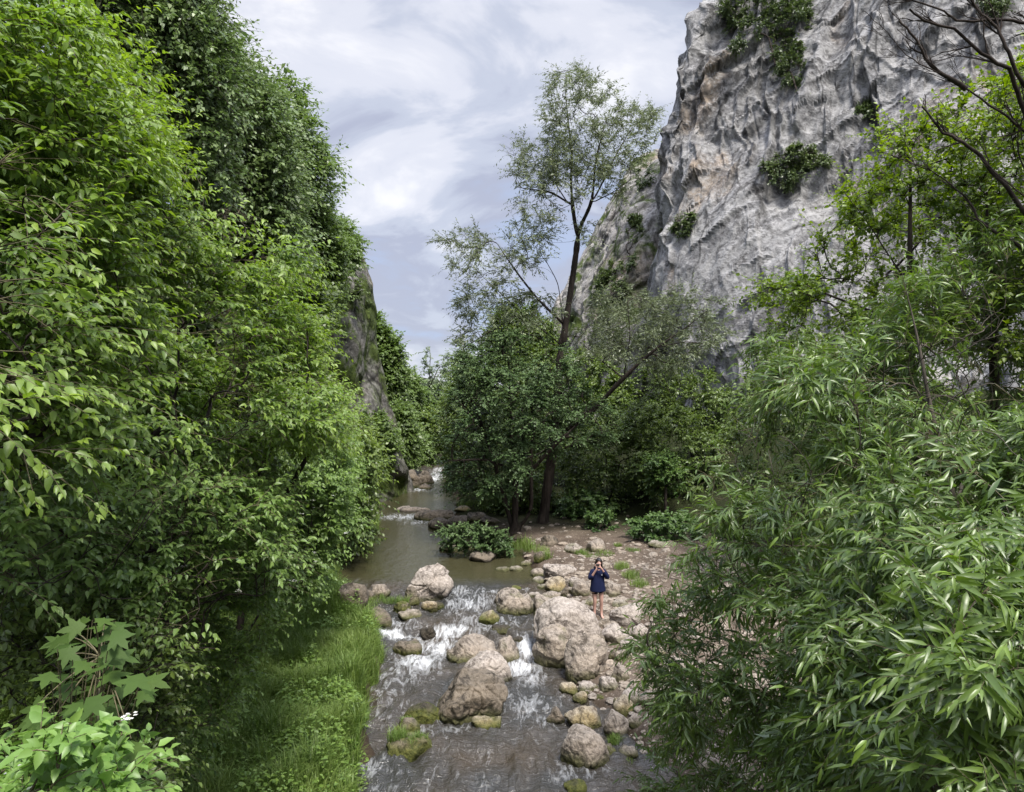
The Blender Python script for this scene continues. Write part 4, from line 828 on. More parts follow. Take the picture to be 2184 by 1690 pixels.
# --- alder and its companions
base = gp(W(1097, 1140, 30.6)[0], 30.6)
pAl = [(1040, 700), (1110, 690), (1200, 720), (1250, 790), (1290, 850), (1330, 880), (1330, 940), (1290, 950), (1225, 968), (1145, 985), (1130, 1070), (1050, 1075), (990, 1062), (940, 1040), (925, 980), (935, 920), (925, 880), (950, 830), (960, 770), (1000, 720)]
def yAl(u, v, r):
    q = np.clip(1-((u-1110)/210.)**2-((v-880)/210.)**2, .05, 1)**.5; return 30.6+3.4*q*(2*r-1)
S = sample(np.random.RandomState(21), pAl, yAl, 440, .33, .35)
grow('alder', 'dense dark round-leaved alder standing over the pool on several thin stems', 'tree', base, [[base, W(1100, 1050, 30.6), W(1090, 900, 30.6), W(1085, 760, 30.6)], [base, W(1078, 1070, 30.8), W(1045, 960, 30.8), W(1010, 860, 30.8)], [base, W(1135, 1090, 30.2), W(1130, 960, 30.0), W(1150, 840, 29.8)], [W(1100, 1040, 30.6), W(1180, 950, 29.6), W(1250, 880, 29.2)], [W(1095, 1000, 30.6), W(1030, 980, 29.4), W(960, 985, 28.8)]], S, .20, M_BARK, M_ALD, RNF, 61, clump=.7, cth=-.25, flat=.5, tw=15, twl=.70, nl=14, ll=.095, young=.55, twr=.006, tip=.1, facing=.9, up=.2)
base = gp(W(1118, 1150, 29.8)[0], 29.6)
S = sample(np.random.RandomState(22), [(945, 1130), (1000, 1118), (1060, 1130), (1092, 1150), (1090, 1180), (1060, 1172), (1000, 1168), (950, 1160)], lambda u, v, r: 27.0+1.2*r, 44, .22)
grow('alder_shoot', 'low alder branch spreading level leaves just above the dark pool water', 'shrub', base, [[base, W(1080, 1150, 28.4), W(1020, 1145, 27.6)]], S, .05, M_BARK, M_ALD, RNF, 62, tw=12, twl=.42, nl=11, ll=.095, young=.6, twr=.005, tip=.05, facing=1., up=.0)
# --- the tall willow
Yt = 32.5; base = gp(W(1158, 1132, Yt)[0], Yt)
def LW(*pts): return [W(u, v, Yt+(pts_d if False else 0)) for u, v in pts]
limbs = [[base]+LW((1166, 1050), (1180, 960), (1190, 880), (1198, 800), (1201, 735)),
 LW((1201, 735), (1208, 680), (1216, 620), (1222, 560), (1229, 501)),
 LW((1229, 501), (1220, 433), (1216, 380), (1220, 327), (1208, 262), (1200, 190)),
 [W(1229, 501, Yt), W(1250, 460, Yt-.6), W(1263, 433, Yt-1), W(1270, 341, Yt-1.5), W(1290, 260, Yt-1.8)],
 [W(1263, 433, Yt-1), W(1284, 392, Yt-.5), W(1321, 317, Yt), W(1350, 270, Yt+.3)], [W(1263, 433, Yt-1), W(1310, 410, Yt-2), W(1345, 385, Yt-2.4)],
 [W(1212, 433, Yt), W(1174, 409, Yt-.8), W(1103, 399, Yt-1.5)], [W(1215, 440, Yt), W(1178, 382, Yt+.8), W(1123, 350, Yt+1.4)],
 [W(1201, 700, Yt), W(1191, 604, Yt+.8), W(1160, 549, Yt+1.4), W(1150, 480, Yt+1.8)],
 [W(1200, 690, Yt), W(1150, 642, Yt-.9), W(1106, 587, Yt-1.6), W(1060, 520, Yt-2)],
 [W(1200, 735, Yt), W(1126, 682, Yt+.2), W(1078, 635, Yt-.4), W(1013, 577, Yt-.8), W(962, 520, Yt-1.2)],
 [W(1201, 745, Yt), W(1130, 712, Yt-.3), W(1062, 700, Yt-.6), W(990, 742, Yt-1), W(960, 762, Yt-1.2)],
 [W(1190, 930, Yt), W(1258, 885, Yt-1.4), W(1330, 808, Yt-2.4), W(1400, 742, Yt-3), W(1470, 698, Yt-3.4), W(1530, 650, Yt-3.6)],
 [W(1400, 742, Yt-3), W(1462, 728, Yt-3.8), W(1520, 735, Yt-4.2)], [W(1330, 808, Yt-2.4), W(1290, 775, Yt-1.6), W(1250, 740, Yt-1)], [W(1330, 808, Yt-2.4), W(1345, 720, Yt-3.2), W(1340, 640, Yt-3.6)]]
def yT(u, v, r): return Yt-1.2+4.6*(r-.45)-np.clip((u-1280)/120., 0, 2)*np.where(v > 560, 1, 0)
S = [sample(np.random.RandomState(70+i), pl, yT, n_, .35) for i, (pl, n_) in enumerate([
 ([(1190, 150), (1225, 140), (1260, 165), (1300, 185), (1330, 225), (1395, 235), (1400, 290), (1385, 340), (1350, 360), (1330, 390), (1290, 420), (1240, 440), (1180, 400), (1170, 330), (1160, 250), (1170, 190)], 220),
 ([(1075, 300), (1120, 300), (1180, 310), (1200, 400), (1160, 420), (1110, 400), (1080, 360)], 55),
 ([(1100, 430), (1150, 410), (1200, 450), (1195, 520), (1150, 570), (1080, 580), (1060, 530), (1080, 480)], 48),
 ([(935, 510), (975, 480), (1030, 490), (1060, 540), (1080, 600), (1050, 640), (1000, 600), (950, 560)], 34),
 ([(1000, 600), (1080, 590), (1160, 600), (1190, 660), (1150, 700), (1060, 695), (980, 700), (960, 660)], 56),
 ([(960, 720), (1000, 700), (1050, 700), (1060, 720), (1000, 740)], 8), ([(1230, 440), (1340, 400), (1330, 440), (1260, 520), (1235, 560)], 12)])]
S2 = sample(np.random.RandomState(79), [(1240, 650), (1290, 620), (1340, 600), (1400, 620), (1480, 610), (1550, 650), (1560, 720), (1500, 760), (1440, 790), (1380, 800), (1320, 760), (1270, 780), (1235, 740)], yT, 190, .3)
grow('tall_willow', 'tall slender willow with an open see-through crown and one long limb leaning right', 'tree', base, limbs, np.concatenate(S+[S2]), .23, M_BARK, M_TALL, FARL, 63, rexp=.66, clump=.9, cth=-.42, tw=10, twl=.75, nl=13, ll=.14, lvar=.3, young=.4, twr=.004, up=.35, droop=.25, tip=.3, curv=.05, facing=.3, spread=1.1)
# --- understory at the right of the trunk
UG = 'undergrowth between the beach and the cliff'
def bush(label, poly, Y0, Y1, n, seed, m=M_UND, ll=.13, T=FAR, name='bush', tw=14, twl=.7, young=.45, fl=0, nl=13):
    pl = np.array(poly, float); u = pl[:, 0].mean(); Yc = (Y0+Y1)/2; b = gp((u-1092)/FP*Yc, Yc)
    S = sample(np.random.RandomState(seed), poly, band(Y0, Y1), n, .3); z1 = S[:, 2].max()
    return grow(name, label, 'bush', b, [[b, (b[0], Yc, b[2]+.6*(z1-b[2]))], [b, (b[0]-.5, Yc, b[2]+.45*(z1-b[2]))], [b, (b[0]+.6, Yc-.3, b[2]+.5*(z1-b[2]))]], S, .07, M_BARK, m, T, seed, tw=tw, twl=twl, nl=nl, ll=ll, young=young, twr=.006, group=UG, facing=.8, flowers=fl)
bush('dark elder bush right behind the big trunk', [(1210, 900), (1300, 880), (1380, 900), (1400, 980), (1370, 1060), (1300, 1100), (1210, 1110), (1190, 1000)], 33.5, 37, 150, 81, fl=20)
bush('tangled green bush below the leaning limb', [(1330, 870), (1400, 860), (1480, 880), (1530, 920), (1540, 1020), (1500, 1100), (1400, 1090), (1350, 1000)], 32, 36, 170, 82)
bush('taller sapling thicket against the cliff foot', [(1370, 790), (1420, 770), (1470, 800), (1540, 790), (1580, 850), (1570, 950), (1480, 960), (1400, 900)], 36, 39, 120, 83, ll=.12, m=M_UND)
bush('light green young elder in the undergrowth', [(1385, 985), (1420, 980), (1450, 1000), (1445, 1040), (1400, 1050)], 30.5, 31.5, 22, 84, m=M_IVY, young=.9)
bush('low leafy clump at the foot of the big trunk', [(1195, 1060), (1260, 1050), (1320, 1080), (1310, 1120), (1260, 1130), (1200, 1110)], 32.5, 34.5, 60, 85, m=M_IVY, twl=.45)
bush('round patch of bright green ground leaves near the path', [(1345, 1110), (1400, 1098), (1480, 1100), (1500, 1130), (1480, 1156), (1400, 1160), (1345, 1145)], 27.5, 31.5, 120, 86, m=M_IVY, twl=.32, ll=.11, young=.5)
bush('small leafy clump on the bare soil between trunk and path', [(1258, 1100), (1300, 1095), (1310, 1125), (1285, 1145), (1258, 1135)], 30, 31.5, 24, 87, m=M_IVY, twl=.32, ll=.11)
bush('shady bush behind the left side of the alder', [(960, 900), (1060, 880), (1150, 900), (1180, 1000), (1130, 1060), (1020, 1060), (950, 1000)], 36, 40, 130, 88)
bush('tall dark thicket closing the view behind the alder crown', [(980, 760), (1100, 740), (1220, 760), (1340, 800), (1340, 900), (1200, 960), (1000, 940), (960, 860)], 41, 46, 260, 95, ll=.2, twl=1.0)
bush('dark bush behind the alder stems', [(1040, 1020), (1120, 1010), (1180, 1040), (1180, 1090), (1100, 1095), (1040, 1080)], 34.5, 37, 60, 89)
bush('dark thicket at the far right below the cliff', [(1540, 850), (1700, 700), (1900, 800), (2200, 900), (2200, 1250), (1900, 1200), (1650, 1120), (1540, 1050)], 20, 26, 260, 90, tw=13, twl=.8, ll=.14)
# --- shrubs on the cliff ledges (only shrubs seen there)
CG = 'shrubs growing on cliff ledges'
bpy.context.view_layer.update()
def cast(ob, u, v):
    d = Vector(((u-1092)/FP, 1, -(v-845)/FP)).normalized(); ok, loc, nr, fi = ob.ray_cast(Vector((0, 0, H)), d); return loc.y if ok else None
def ledge(label, poly, Y, n, seed, dY=1., m=M_SCR, ll=.15, tw=13, twl=.5, ob=None):
    ob = ob or CLIFF; tk = .9*dY
    def yf(u, v, r):
        o_ = np.full(len(u), float(Y))
        for i in range(min(len(u), n*8)): h = cast(ob, u[i], v[i]); o_[i] = (h if h else Y)
        return o_-.05-tk*r**1.5
    pl = np.array(poly, float); S = sample(np.random.RandomState(seed), poly, yf, int(n*1.3), .22); i = int(np.argmin(S[:, 2])); b = S[i]+np.array([0, .5, -.2])
    return grow('ledge_shrub', label, 'shrub', b, [[b, b*.4+S.mean(0)*.6+np.array([0, .2, 0])]], S, .06, M_BARK, m, FAR, seed, tw=tw, twl=twl, nl=11, ll=ll, young=.5, twr=.008, group=CG, facing=.7, clump=1.1, cth=-.15)
ledge('big green bush hanging from the top left brow of the cliff', [(1520, -40), (1600, -40), (1720, -40), (1730, 40), (1690, 130), (1660, 160), (1640, 60), (1600, 90), (1570, 130), (1555, 60)], 48.5, 150, 91, 2.2)
ledge('trailing dark bush below the brow beside the blocky pillar', [(1640, 60), (1690, 60), (1720, 130), (1710, 190), (1680, 180), (1650, 120)], 46, 55, 92)
ledge('round dark bush in the middle of the cliff face', [(1625, 350), (1660, 320), (1700, 310), (1730, 315), (1770, 345), (1735, 375), (1700, 380), (1685, 405), (1650, 400), (1645, 375)], 42.5, 70, 93, 1.3)
ledge('small bush at the foot of the dark vertical crack', [(1435, 490), (1450, 465), (1475, 455), (1485, 470), (1460, 500)], 47, 20, 94, .8)
ledge('green shrub in the gully of the buttress', [(1330, 500), (1355, 440), (1368, 450), (1362, 540), (1340, 580)], 57, 30, 95, 1, ob=BUTT)
ledge('shrub on the skyline step of the buttress', [(1350, 380), (1385, 340), (1392, 380), (1370, 410)], 62, 18, 96, 1, ob=BUTT)
ledge('bush at the foot of the buttress above the leaning limb', [(1290, 560), (1330, 560), (1340, 640), (1300, 660), (1260, 640)], 57, 45, 97, 1.5, ob=BUTT)
ledge('tuft of scrub on the far upper right of the cliff', [(2090, -10), (2150, 0), (2140, 30), (2100, 30)], 36, 18, 98, .8)
ledge('small tuft on a ledge right of the blocky pillar', [(1825, 215), (1850, 210), (1860, 240), (1830, 250)], 40, 8, 99, .6)
# --- near right: round-leaved tree, osier, bare branches
base = gp(6.6, 9.4)
pR = [(1745, 400), (1800, 390), (1850, 280), (1900, 255), (2000, 210), (2090, 170), (2184, 100), (2400, 60), (2400, 800), (2100, 800), (1960, 700), (1880, 760), (1760, 700), (1660, 720), (1600, 690), (1590, 640), (1680, 560), (1720, 500), (1790, 470), (1730, 430)]
S = sample(np.random.RandomState(24), pR, lambda u, v, r: 9.2-(u-1600)/330.+2.6*r, 330, .25, .15)
grow('elm', 'round-leaved tree with lime green top in front of the cliff at the right', 'tree', base, [[base, W(1950, 900, 9.0), W(1945, 560, 8.8), W(1950, 330, 8.8)], [W(1948, 620, 8.8), W(1850, 480, 8.9), W(1790, 400, 9)], [W(1950, 700, 8.9), W(1800, 640, 9.2), W(1690, 600, 9.4)], [base, W(2120, 700, 8.4), W(2130, 400, 8.2)]], S, .075, M_BARK, M_ELM, T_leaf(.72, .2, .3), 64, clump=1.3, rexp=.6, tw=14, twl=.5, nl=13, ll=.058, young=.55, twr=.004, facing=.8, up=.3)
base = gp(4.6, 6.4)
pW = [(2184, 470), (2080, 500), (1990, 545), (1900, 640), (1860, 720), (1740, 690), (1640, 680), (1570, 780), (1550, 860), (1500, 950), (1480, 1060), (1500, 1120), (1380, 1165), (1350, 1230), (1400, 1270), (1310, 1375), (1320, 1430), (1390, 1480), (1345, 1560), (1390, 1620), (1350, 1690), (1350, 1830), (2500, 1830), (2500, 450)]
def yW(u, v, r):
    near = 7.0-4.2*sstep(1350, 2150, u)*sstep(300, 1500, v); near = near+1.2*(1-sstep(500, 1000, v)); return near+3.0*r*(.5+.5*r)
S = sample(np.random.RandomState(25), pW, yW, 860, .17, .16)
S = np.concatenate([S, sample(np.random.RandomState(26), [(1840, 750), (1900, 650), (1990, 560), (2184, 480), (2400, 470), (2400, 1050), (1800, 1050), (1700, 850)], band(5.2, 8.2), 240, .2)])
limbs = [[base, (4.3, 6.4, 4.5), (3.9, 6.6, 7.0), (3.6, 6.6, 8.3)], [base, (3.4, 6.6, 3.4), (2.6, 6.8, 5.0)], [base, (4.6, 5.2, 4.6), (4.4, 4.4, 6.6)], [base, (3.2, 5.2, 3.4), (2.4, 4.6, 4.4)], [base, (3.0, 7.2, 2.6), (1.9, 7.6, 3.8)], [base, (5.6, 6.4, 5), (5.4, 6.2, 8)]]
grow('osier_willow', 'big near willow with long pale-backed drooping leaves filling the right side', 'tree', base, limbs, S, .11, M_BARKG, M_WIL, LAN, 65, clump=1.25, cth=-.1, rexp=.6, tw=13, twl=.46, nl=15, ll=.098, lvar=.42, young=.38, twr=.0028, facing=.6, up=.45, droop=.28, tip=.38, twmat=M_TWIG, leafangle=44)
# bare branches reaching in at the top right
def bare_branch(name, label, base, seed, mains, rad=.03):
    t = thing(name, label, 'tree', base); rg = np.random.RandomState(seed); PL, RL = [], []
    def go(a, b_, r, lev, r1=None):
        L = np.linalg.norm(b_-a); s = np.linspace(0, 1, 8)[:, None]; bend = rg.normal(size=3)*L*.05; P = a*(1-s)+b_*s+np.sin(s*math.pi)*bend+np.sin(s*math.pi)*rg.normal(size=(8, 3))*L*.010
        PL.append(P); RL.append(np.linspace(r, r1 or r*.4, 8)); d = unit(b_-a)
        if lev < 3:
            for q in range(3 if lev < 1 else 2+rg.randint(2)):
                i = rg.randint(1, 7); l = L*rg.uniform(.35, .75); dd = unit(d+rg.normal(size=3)*.42*np.array([1, .6, 1])+np.array([0, 0, .08])); go(P[i], P[i]+dd*min(l, 1.1), max(.0022, r*.5), lev+1)
    for m_ in mains:
        m_ = [np.array(q, float) for q in m_]
        for a, b_, k in zip(m_[:-1], m_[1:], range(9)): go(a, b_, rad*.68**k, 0 if k else 3, rad*.68**(k+1))
    v_, f_ = tubes(np.array(PL), np.array(RL), 6); mk_mesh('trunk', v_, [f_], M_BARK, t); return t
bt = gp(7.0, 6.4)
bare_branch('bare_tree', 'leafless dark branches reaching across the cliff at the top right', bt, 7, [
 [bt, W(2330, 600, 6.6), W(2200, 290, 6.6), W(2075, 199, 6.6), W(1990, 150, 6.6), W(1909, 89, 6.7), W(1844, 24, 6.7)],
 [W(2200, 290, 6.6), W(2153, 146, 6.4), W(2035, 61, 6.4), W(1940, 20, 6.4)], [W(2200, 290, 6.6), W(2169, 158, 6.2), W(2128, 61, 6.2), W(2060, -20, 6.2)],
 [W(2330, 600, 6.6), W(2230, 70, 6.3), W(2120, 42, 6.3), W(2014, 24, 6.3), W(1900, -6, 6.4)],
 [W(2330, 640, 6.8), W(2140, 504, 6.9), W(2084, 467, 6.9), W(2063, 426, 6.9), W(1990, 366, 7.0), W(1900, 330, 7.0)],
 [W(2330, 600, 6.8), W(2092, 333, 6.8), W(2010, 284, 6.8), W(1966, 227, 6.8)], [W(2060, 190, 6.6), W(2015, 162, 6.6), W(1966, 106, 6.6), W(1917, 45, 6.6)]], .026)
# ------------------------------------------------------------------ grass and weeds
rg = np.random.RandomState(9)
def blades(n, xs, ys, cond, hmin, hmax, name, label, w=.012, m=M_GRASS, seed=1, clumps=None):
    rg = np.random.RandomState(seed)
    if clumps is None: x = rg.uniform(*xs, n*4); y = rg.uniform(*ys, n*4); k = cond(x, y); x, y = x[k][:n], y[k][:n]; hs = np.ones(len(x))
    else:
        C = np.array(clumps); i = rg.randint(len(C), size=n); a = rg.rand(n)*6.28; r = C[i, 2]*rg.rand(n)**.6; x = C[i, 0]+r*np.cos(a); y = C[i, 1]+r*np.sin(a); hs = C[i, 3]
    z = surf_z(x, y) if clumps is None else C[i, 4]+0*x
    n = len(x); h = rg.uniform(hmin, hmax, n)*hs*(.55+1.0*np.clip(fbm(np.stack([x, y, 0*x], -1)*1.6, 3, 3)+.45, 0, 1)); a = rg.rand(n)*6.28; lean = rg.uniform(.15, .8, n); d = np.stack([np.cos(a), np.sin(a), 0*a], -1); s = np.stack([-np.sin(a), np.cos(a), 0*a], -1)
    P = np.stack([x, y, z-.03], -1); ww = w*rg.uniform(.6, 1.5, n)*(.4+.6*h/hmax)
    V = np.stack([P-s*ww[:, None]/2, P+s*ww[:, None]/2, P+d*(lean*h*.35)[:, None]+np.array([0, 0, .6])*h[:, None]-s*ww[:, None]*.4, P+d*(lean*h*.35)[:, None]+np.array([0, 0, .6])*h[:, None]+s*ww[:, None]*.4, P+d*(lean*h)[:, None]+np.array([0, 0, 1.])*(h*(1-.4*lean))[:, None]], 1)
    o_ = (np.arange(n)*5)[:, None, None]; tn = np.clip(rg.rand(n)*.6+.5*fbm(P*1.1, 2, 15)+.2, 0, 1)
    return tag(mk_mesh(name, V.reshape(-1, 3), [(np.array([[0, 1, 3, 2]])[None]+o_).reshape(-1, 4), (np.array([[2, 3, 4]])[None]+o_).reshape(-1, 3)], m, attrs={'tint': np.repeat(tn, 5)}), label, 'grass', kind='stuff')
blades(170000, (-10, -2), (9, 22.8), lambda x, y: (x < xl(y)+.08+.25*vnoise(np.stack([x, y, 0*x], -1)*1.6, 8)) & (x > xl(y)-5), .14, .58, 'grass', 'lush green grass on the left bank down to the stream', .016, seed=1)
blades(26000, (-10, -3), (22.8, 46), lambda x, y: (x < xl(y)+.3) & (x > xl(y)-2.5), .15, .45, 'grass', 'grass along the pool under the left bank shrubs', .02, seed=2)
# broad-leaved weeds through the grass
n = 30000; x = rg.uniform(-9, -2, n*4); y = rg.uniform(9, 23, n*4); pz = np.stack([x, y, 0*x], -1); k = (x < xl(y)+.2) & (x > xl(y)-5.5) & (fbm(pz*.8, 3, 44)+.25*sstep(0, 3.5, xl(y)-x) > -.06); x, y = x[k][:n], y[k][:n]; n = len(x)
hgt = rg.uniform(.10, .50, n)*(.6+.8*np.clip(fbm(np.stack([x, y, 0*x], -1)*1.4, 2, 17)+.5, 0, 1)); P = np.stack([x, y, ground_z(x, y)+hgt], -1); a = rg.rand(n)*6.28; D = unit(np.stack([np.cos(a), np.sin(a), -.25+.5*rg.rand(n)], -1)); Nn = unit(np.array([0, -.2, 1])+rg.normal(size=(n, 3))*.35)
v_, f_, a_ = build_leaves(P, D, Nn, rg.uniform(.04, .10, n)*(1+.5*(rg.rand(n) > .93)), OVS, np.clip(.2+.5*rg.rand(n), 0, 1))
tag(mk_mesh('weeds', v_, f_, leaf_mat('weed_leaf', (.100, .180, .045), (.260, .370, .070), None, .28), attrs={'tint': a_}), 'low leafy weeds growing through the bank grass', 'weeds', kind='stuff')
# tufts on the beach and on mossy rocks
def tuft(u, v, r, h, zoff=0.): p = hit(u, v); return (p[0], p[1], r, h, p[2]+zoff)
tl = [tuft(1240, 1182, .25, .7), tuft(1290, 1184, .35, .6), tuft(1258, 1188, .3, .6), tuft(1165, 1190, .22, .8), tuft(1130, 1172, .5, 1.2), tuft(1105, 1166, .5, 1.2), tuft(1155, 1176, .35, 1), tuft(1345, 1230, .3, .8), tuft(1325, 1212, .25, .6), tuft(1318, 1165, .15, .5), tuft(1365, 1250, .3, .7), tuft(1046, 1084, .9, 1.1), tuft(1005, 1078, .8, 1.1), tuft(1325, 1630, .2, .6), tuft(1312, 1585, .14, .5), tuft(1350, 1175, .3, .5)]
blades(5200, None, None, None, .12, .38, 'grass', 'scattered grass tufts between the beach stones', .012, seed=4, clumps=tl)
tl = [tuft(848, 1600, .20, .7, .22), tuft(880, 1605, .18, .6, .18), tuft(898, 1600, .12, .6, .2), tuft(870, 1560, .14, .6, .18), tuft(858, 1298, .2, .8, .15), tuft(800, 1285, .35, .8, .05), tuft(780, 1300, .35, .9, .05), tuft(835, 1290, .25, .7, .1)]
blades(2600, None, None, None, .10, .34, 'grass', 'grass sprouting on the mossy stones in the stream', .010, seed=5, clumps=tl)
# ------------------------------------------------------------------ the person
def skin(name, nodes, edges, parent, material, sub=2, extra=None):
    """nodes: {key: (x, y, z, rx, ry)}; one continuous skinned surface, root first."""
    keys = list(nodes); idx = {k: i for i, k in enumerate(keys)}
    me = bpy.data.meshes.new(name); me.from_pydata([nodes[k][:3] for k in keys], [(idx[a], idx[b]) for a, b in edges], [])
    o = bpy.data.objects.new(name, me); COL.objects.link(o)
    sk = o.modifiers.new('skin', 'SKIN'); sk.use_smooth_shade = True; sk.branch_smoothing = .3
    if not me.skin_vertices: me.skin_vertices.new()
    for i, k in enumerate(keys): v = me.skin_vertices[0].data[i]; v.radius = (nodes[k][3], nodes[k][4]); v.use_root = i == 0
    sb = o.modifiers.new('sub', 'SUBSURF'); sb.levels = sb.render_levels = sub
    bpy.context.view_layer.update(); ev = o.evaluated_get(bpy.context.evaluated_depsgraph_get()); m2 = bpy.data.meshes.new_from_object(ev)
    bpy.data.objects.remove(o); m2.name = name
    for p in m2.polygons: p.use_smooth = True
    if name == 'hoodie':
        c_ = np.array([v.co[:] for v in m2.vertices]); nn_ = np.array([v.normal[:] for v in m2.vertices]); dd_ = .011*ridged(c_*np.array([9, 9, 4.5]), 3, 5)*sstep(1.36, 1.2, c_[:, 2]); c_ = c_+nn_*dd_[:, None]
        for v, q in zip(m2.vertices, c_): v.co = q
    m2.materials.clear(); m2.materials.append(material); o = bpy.data.objects.new(name, m2); COL.objects.link(o); o.parent = parent; return o
M_SKIN = simple_mat('skin', (.50, .30, .24), .5, .35, .08, 8)
M_NAVY = simple_mat('navy_cotton', (.012, .017, .055), .85, .15, .3, 14)
M_BLACK = simple_mat('black_cloth', (.006, .006, .009), .85, .15, .2, 14)
M_HAIR = simple_mat('dark_hair', (.014, .009, .008), .45, .5, .3, 60)
M_WHITE = simple_mat('white_print', (.75, .75, .75), .6, .2, .02)
M_EYE = simple_mat('eye', (.02, .015, .012), .3, .5, .02); M_LIP = simple_mat('lips', (.40, .13, .12), .5, .3, .05)
M_CAM = simple_mat('camera_body', (.10, .085, .085), .35, .5, .1)
pb = hit(1275, 1319); pz = float(ground_z(pb[0], pb[1]))
per = thing('person', 'person in oversized navy hoodie and dark shorts, photographing from the beach beside the giant boulder', 'person', (pb[0], pb[1], pz))
per.rotation_euler = (0, 0, R(6)); per.scale = (1.0, 1.0, 1.0)
def hand(n, e, px, wrist, palm, curl, side):
    """palm node and five separate fingers closing on the camera."""
    n[px+'palm'] = (*palm, .026, .017); e.append((px+'wrist', px+'palm'))
    w = np.array(wrist); p = np.array(palm); d = unit(p-w); s = np.array([side, 0, 0.])
    up = unit(np.cross(d, s)); s = unit(np.cross(up, d))
    for i, (off, L) in enumerate([(-.030, .072), (-.010, .082), (.010, .078), (.030, .062)]):
        a = p+s*off+d*.038; b = a+d*L*.45+curl*L*.25; c = b+d*L*.18+curl*L*.45
        for k, q, r in (('a', a, .0095), ('b', b, .0088), ('c', c, .0075)): n[f'{px}f{i}{k}'] = (*q, r, r)
        e += [(px+'palm', f'{px}f{i}a'), (f'{px}f{i}a', f'{px}f{i}b'), (f'{px}f{i}b', f'{px}f{i}c')]
    a = p-s*.034+d*.004; b = a-s*.020+d*.030; c = b+d*.028+curl*.012
    for k, q, r in (('a', a, .011), ('b', b, .010), ('c', c, .008)): n[f'{px}t{k}'] = (*q, r, r)
    e += [(px+'palm', px+'ta'), (px+'ta', px+'tb'), (px+'tb', px+'tc')]
n = {'pelvis': (0, 0, .90, .125, .095), 'waist': (0, 0, 1.04, .105, .08), 'chest': (0, .0, 1.22, .125, .09), 'neckb': (.0, .0, 1.365, .055, .05), 'neck': (.012, -.008, 1.41, .045, .045),
     'jaw': (.026, -.030, 1.465, .055, .062), 'head': (.03, -.022, 1.53, .076, .088), 'crown': (.03, -.012, 1.585, .062, .072)}
e = [('pelvis', 'waist'), ('waist', 'chest'), ('chest', 'neckb'), ('neckb', 'neck'), ('neck', 'jaw'), ('jaw', 'head'), ('head', 'crown')]
for s_, k in ((-1, 'l'), (1, 'r')):
    kx = .012 if k == 'l' else .0
    n.update({k+'hip': (s_*.088, 0, .80, .082, .082), k+'thigh': (s_*.094, -.012, .63, .070, .072), k+'knee': (s_*.098+kx, -.025, .455, .050, .052), k+'calf': (s_*.102+kx, .008, .32, .048, .052),
              k+'ank': (s_*.104+kx, .012, .085, .030, .034), k+'heel': (s_*.105+kx, .03, .035, .032, .03), k+'ball': (s_*.112+kx, -.10, .028, .038, .024), k+'toe': (s_*.115+kx, -.15, .022, .030, .016)})
    e += [('pelvis', k+'hip'), (k+'hip', k+'thigh'), (k+'thigh', k+'knee'), (k+'knee', k+'calf'), (k+'calf', k+'ank'), (k+'ank', k+'heel'), (k+'ank', k+'ball'), (k+'ball', k+'toe')]
wl, wr = (-.085, -.215, 1.400), (.060, -.225, 1.405)
n.update({'lsh': (-.155, 0, 1.315, .048, .048), 'lel': (-.235, -.085, 1.075, .038, .038), 'lfa': (-.17, -.15, 1.23, .034, .034), 'lwrist': (*wl, .022, .024),
          'rsh': (.165, 0, 1.315, .048, .048), 'rel': (.250, -.085, 1.085, .038, .038), 'rfa': (.17, -.155, 1.24, .034, .034), 'rwrist': (*wr, .022, .024)})
e += [('chest', 'lsh'), ('lsh', 'lel'), ('lel', 'lfa'), ('lfa', 'lwrist'), ('chest', 'rsh'), ('rsh', 'rel'), ('rel', 'rfa'), ('rfa', 'rwrist')]
hand(n, e, 'l', wl, (-.075, -.205, 1.462), np.array([.8, -.2, .3]), 1)
hand(n, e, 'r', wr, (.018, -.215, 1.458), np.array([-.8, -.2, .3]), 1)
n['nose'] = (.030, -.122, 1.508, .012, .014); n['nosetip'] = (.030, -.134, 1.500, .010, .009); e += [('head', 'nose'), ('nose', 'nosetip')]
n['earl'] = (-.050, -.01, 1.52, .010, .018); n['earr'] = (.110, -.01, 1.52, .010, .018); e += [('head', 'earl'), ('head', 'earr')]
skin('body', n, e, per, M_SKIN)
hn = {'b': (0, 0, .715, .235, .165), 'b2': (0, 0, .76, .235, .165), 'c': (0, 0, .88, .230, .165), 'd': (0, -.005, 1.05, .205, .15), 'e': (0, 0, 1.20, .185, .13), 'f': (.0, .0, 1.32, .105, .082), 'g': (.008, .004, 1.425, .076, .072),
      'ls': (-.165, 0, 1.305, .070, .072), 'le': (-.245, -.075, 1.085, .066, .068), 'lf': (-.200, -.125, 1.165, .055, .056), 'lg': (-.178, -.145, 1.215, .046, .046),
      'rs': (.175, 0, 1.305, .070, .072), 're': (.262, -.075, 1.095, .066, .068), 'rf': (.195, -.13, 1.20, .055, .056), 'rg': (.115, -.19, 1.325, .042, .042)}
skin('hoodie', hn, [('b', 'b2'), ('b2', 'c'), ('c', 'd'), ('d', 'e'), ('e', 'f'), ('f', 'g'), ('e', 'ls'), ('ls', 'le'), ('le', 'lf'), ('lf', 'lg'), ('e', 'rs'), ('rs', 're'), ('re', 'rf'), ('rf', 'rg')], per, M_NAVY)
skin('hood', {'a': (0, .085, 1.36, .10, .05), 'b': (-.085, .04, 1.365, .04, .035), 'c': (.095, .04, 1.365, .04, .035)}, [('a', 'b'), ('a', 'c')], per, M_NAVY)
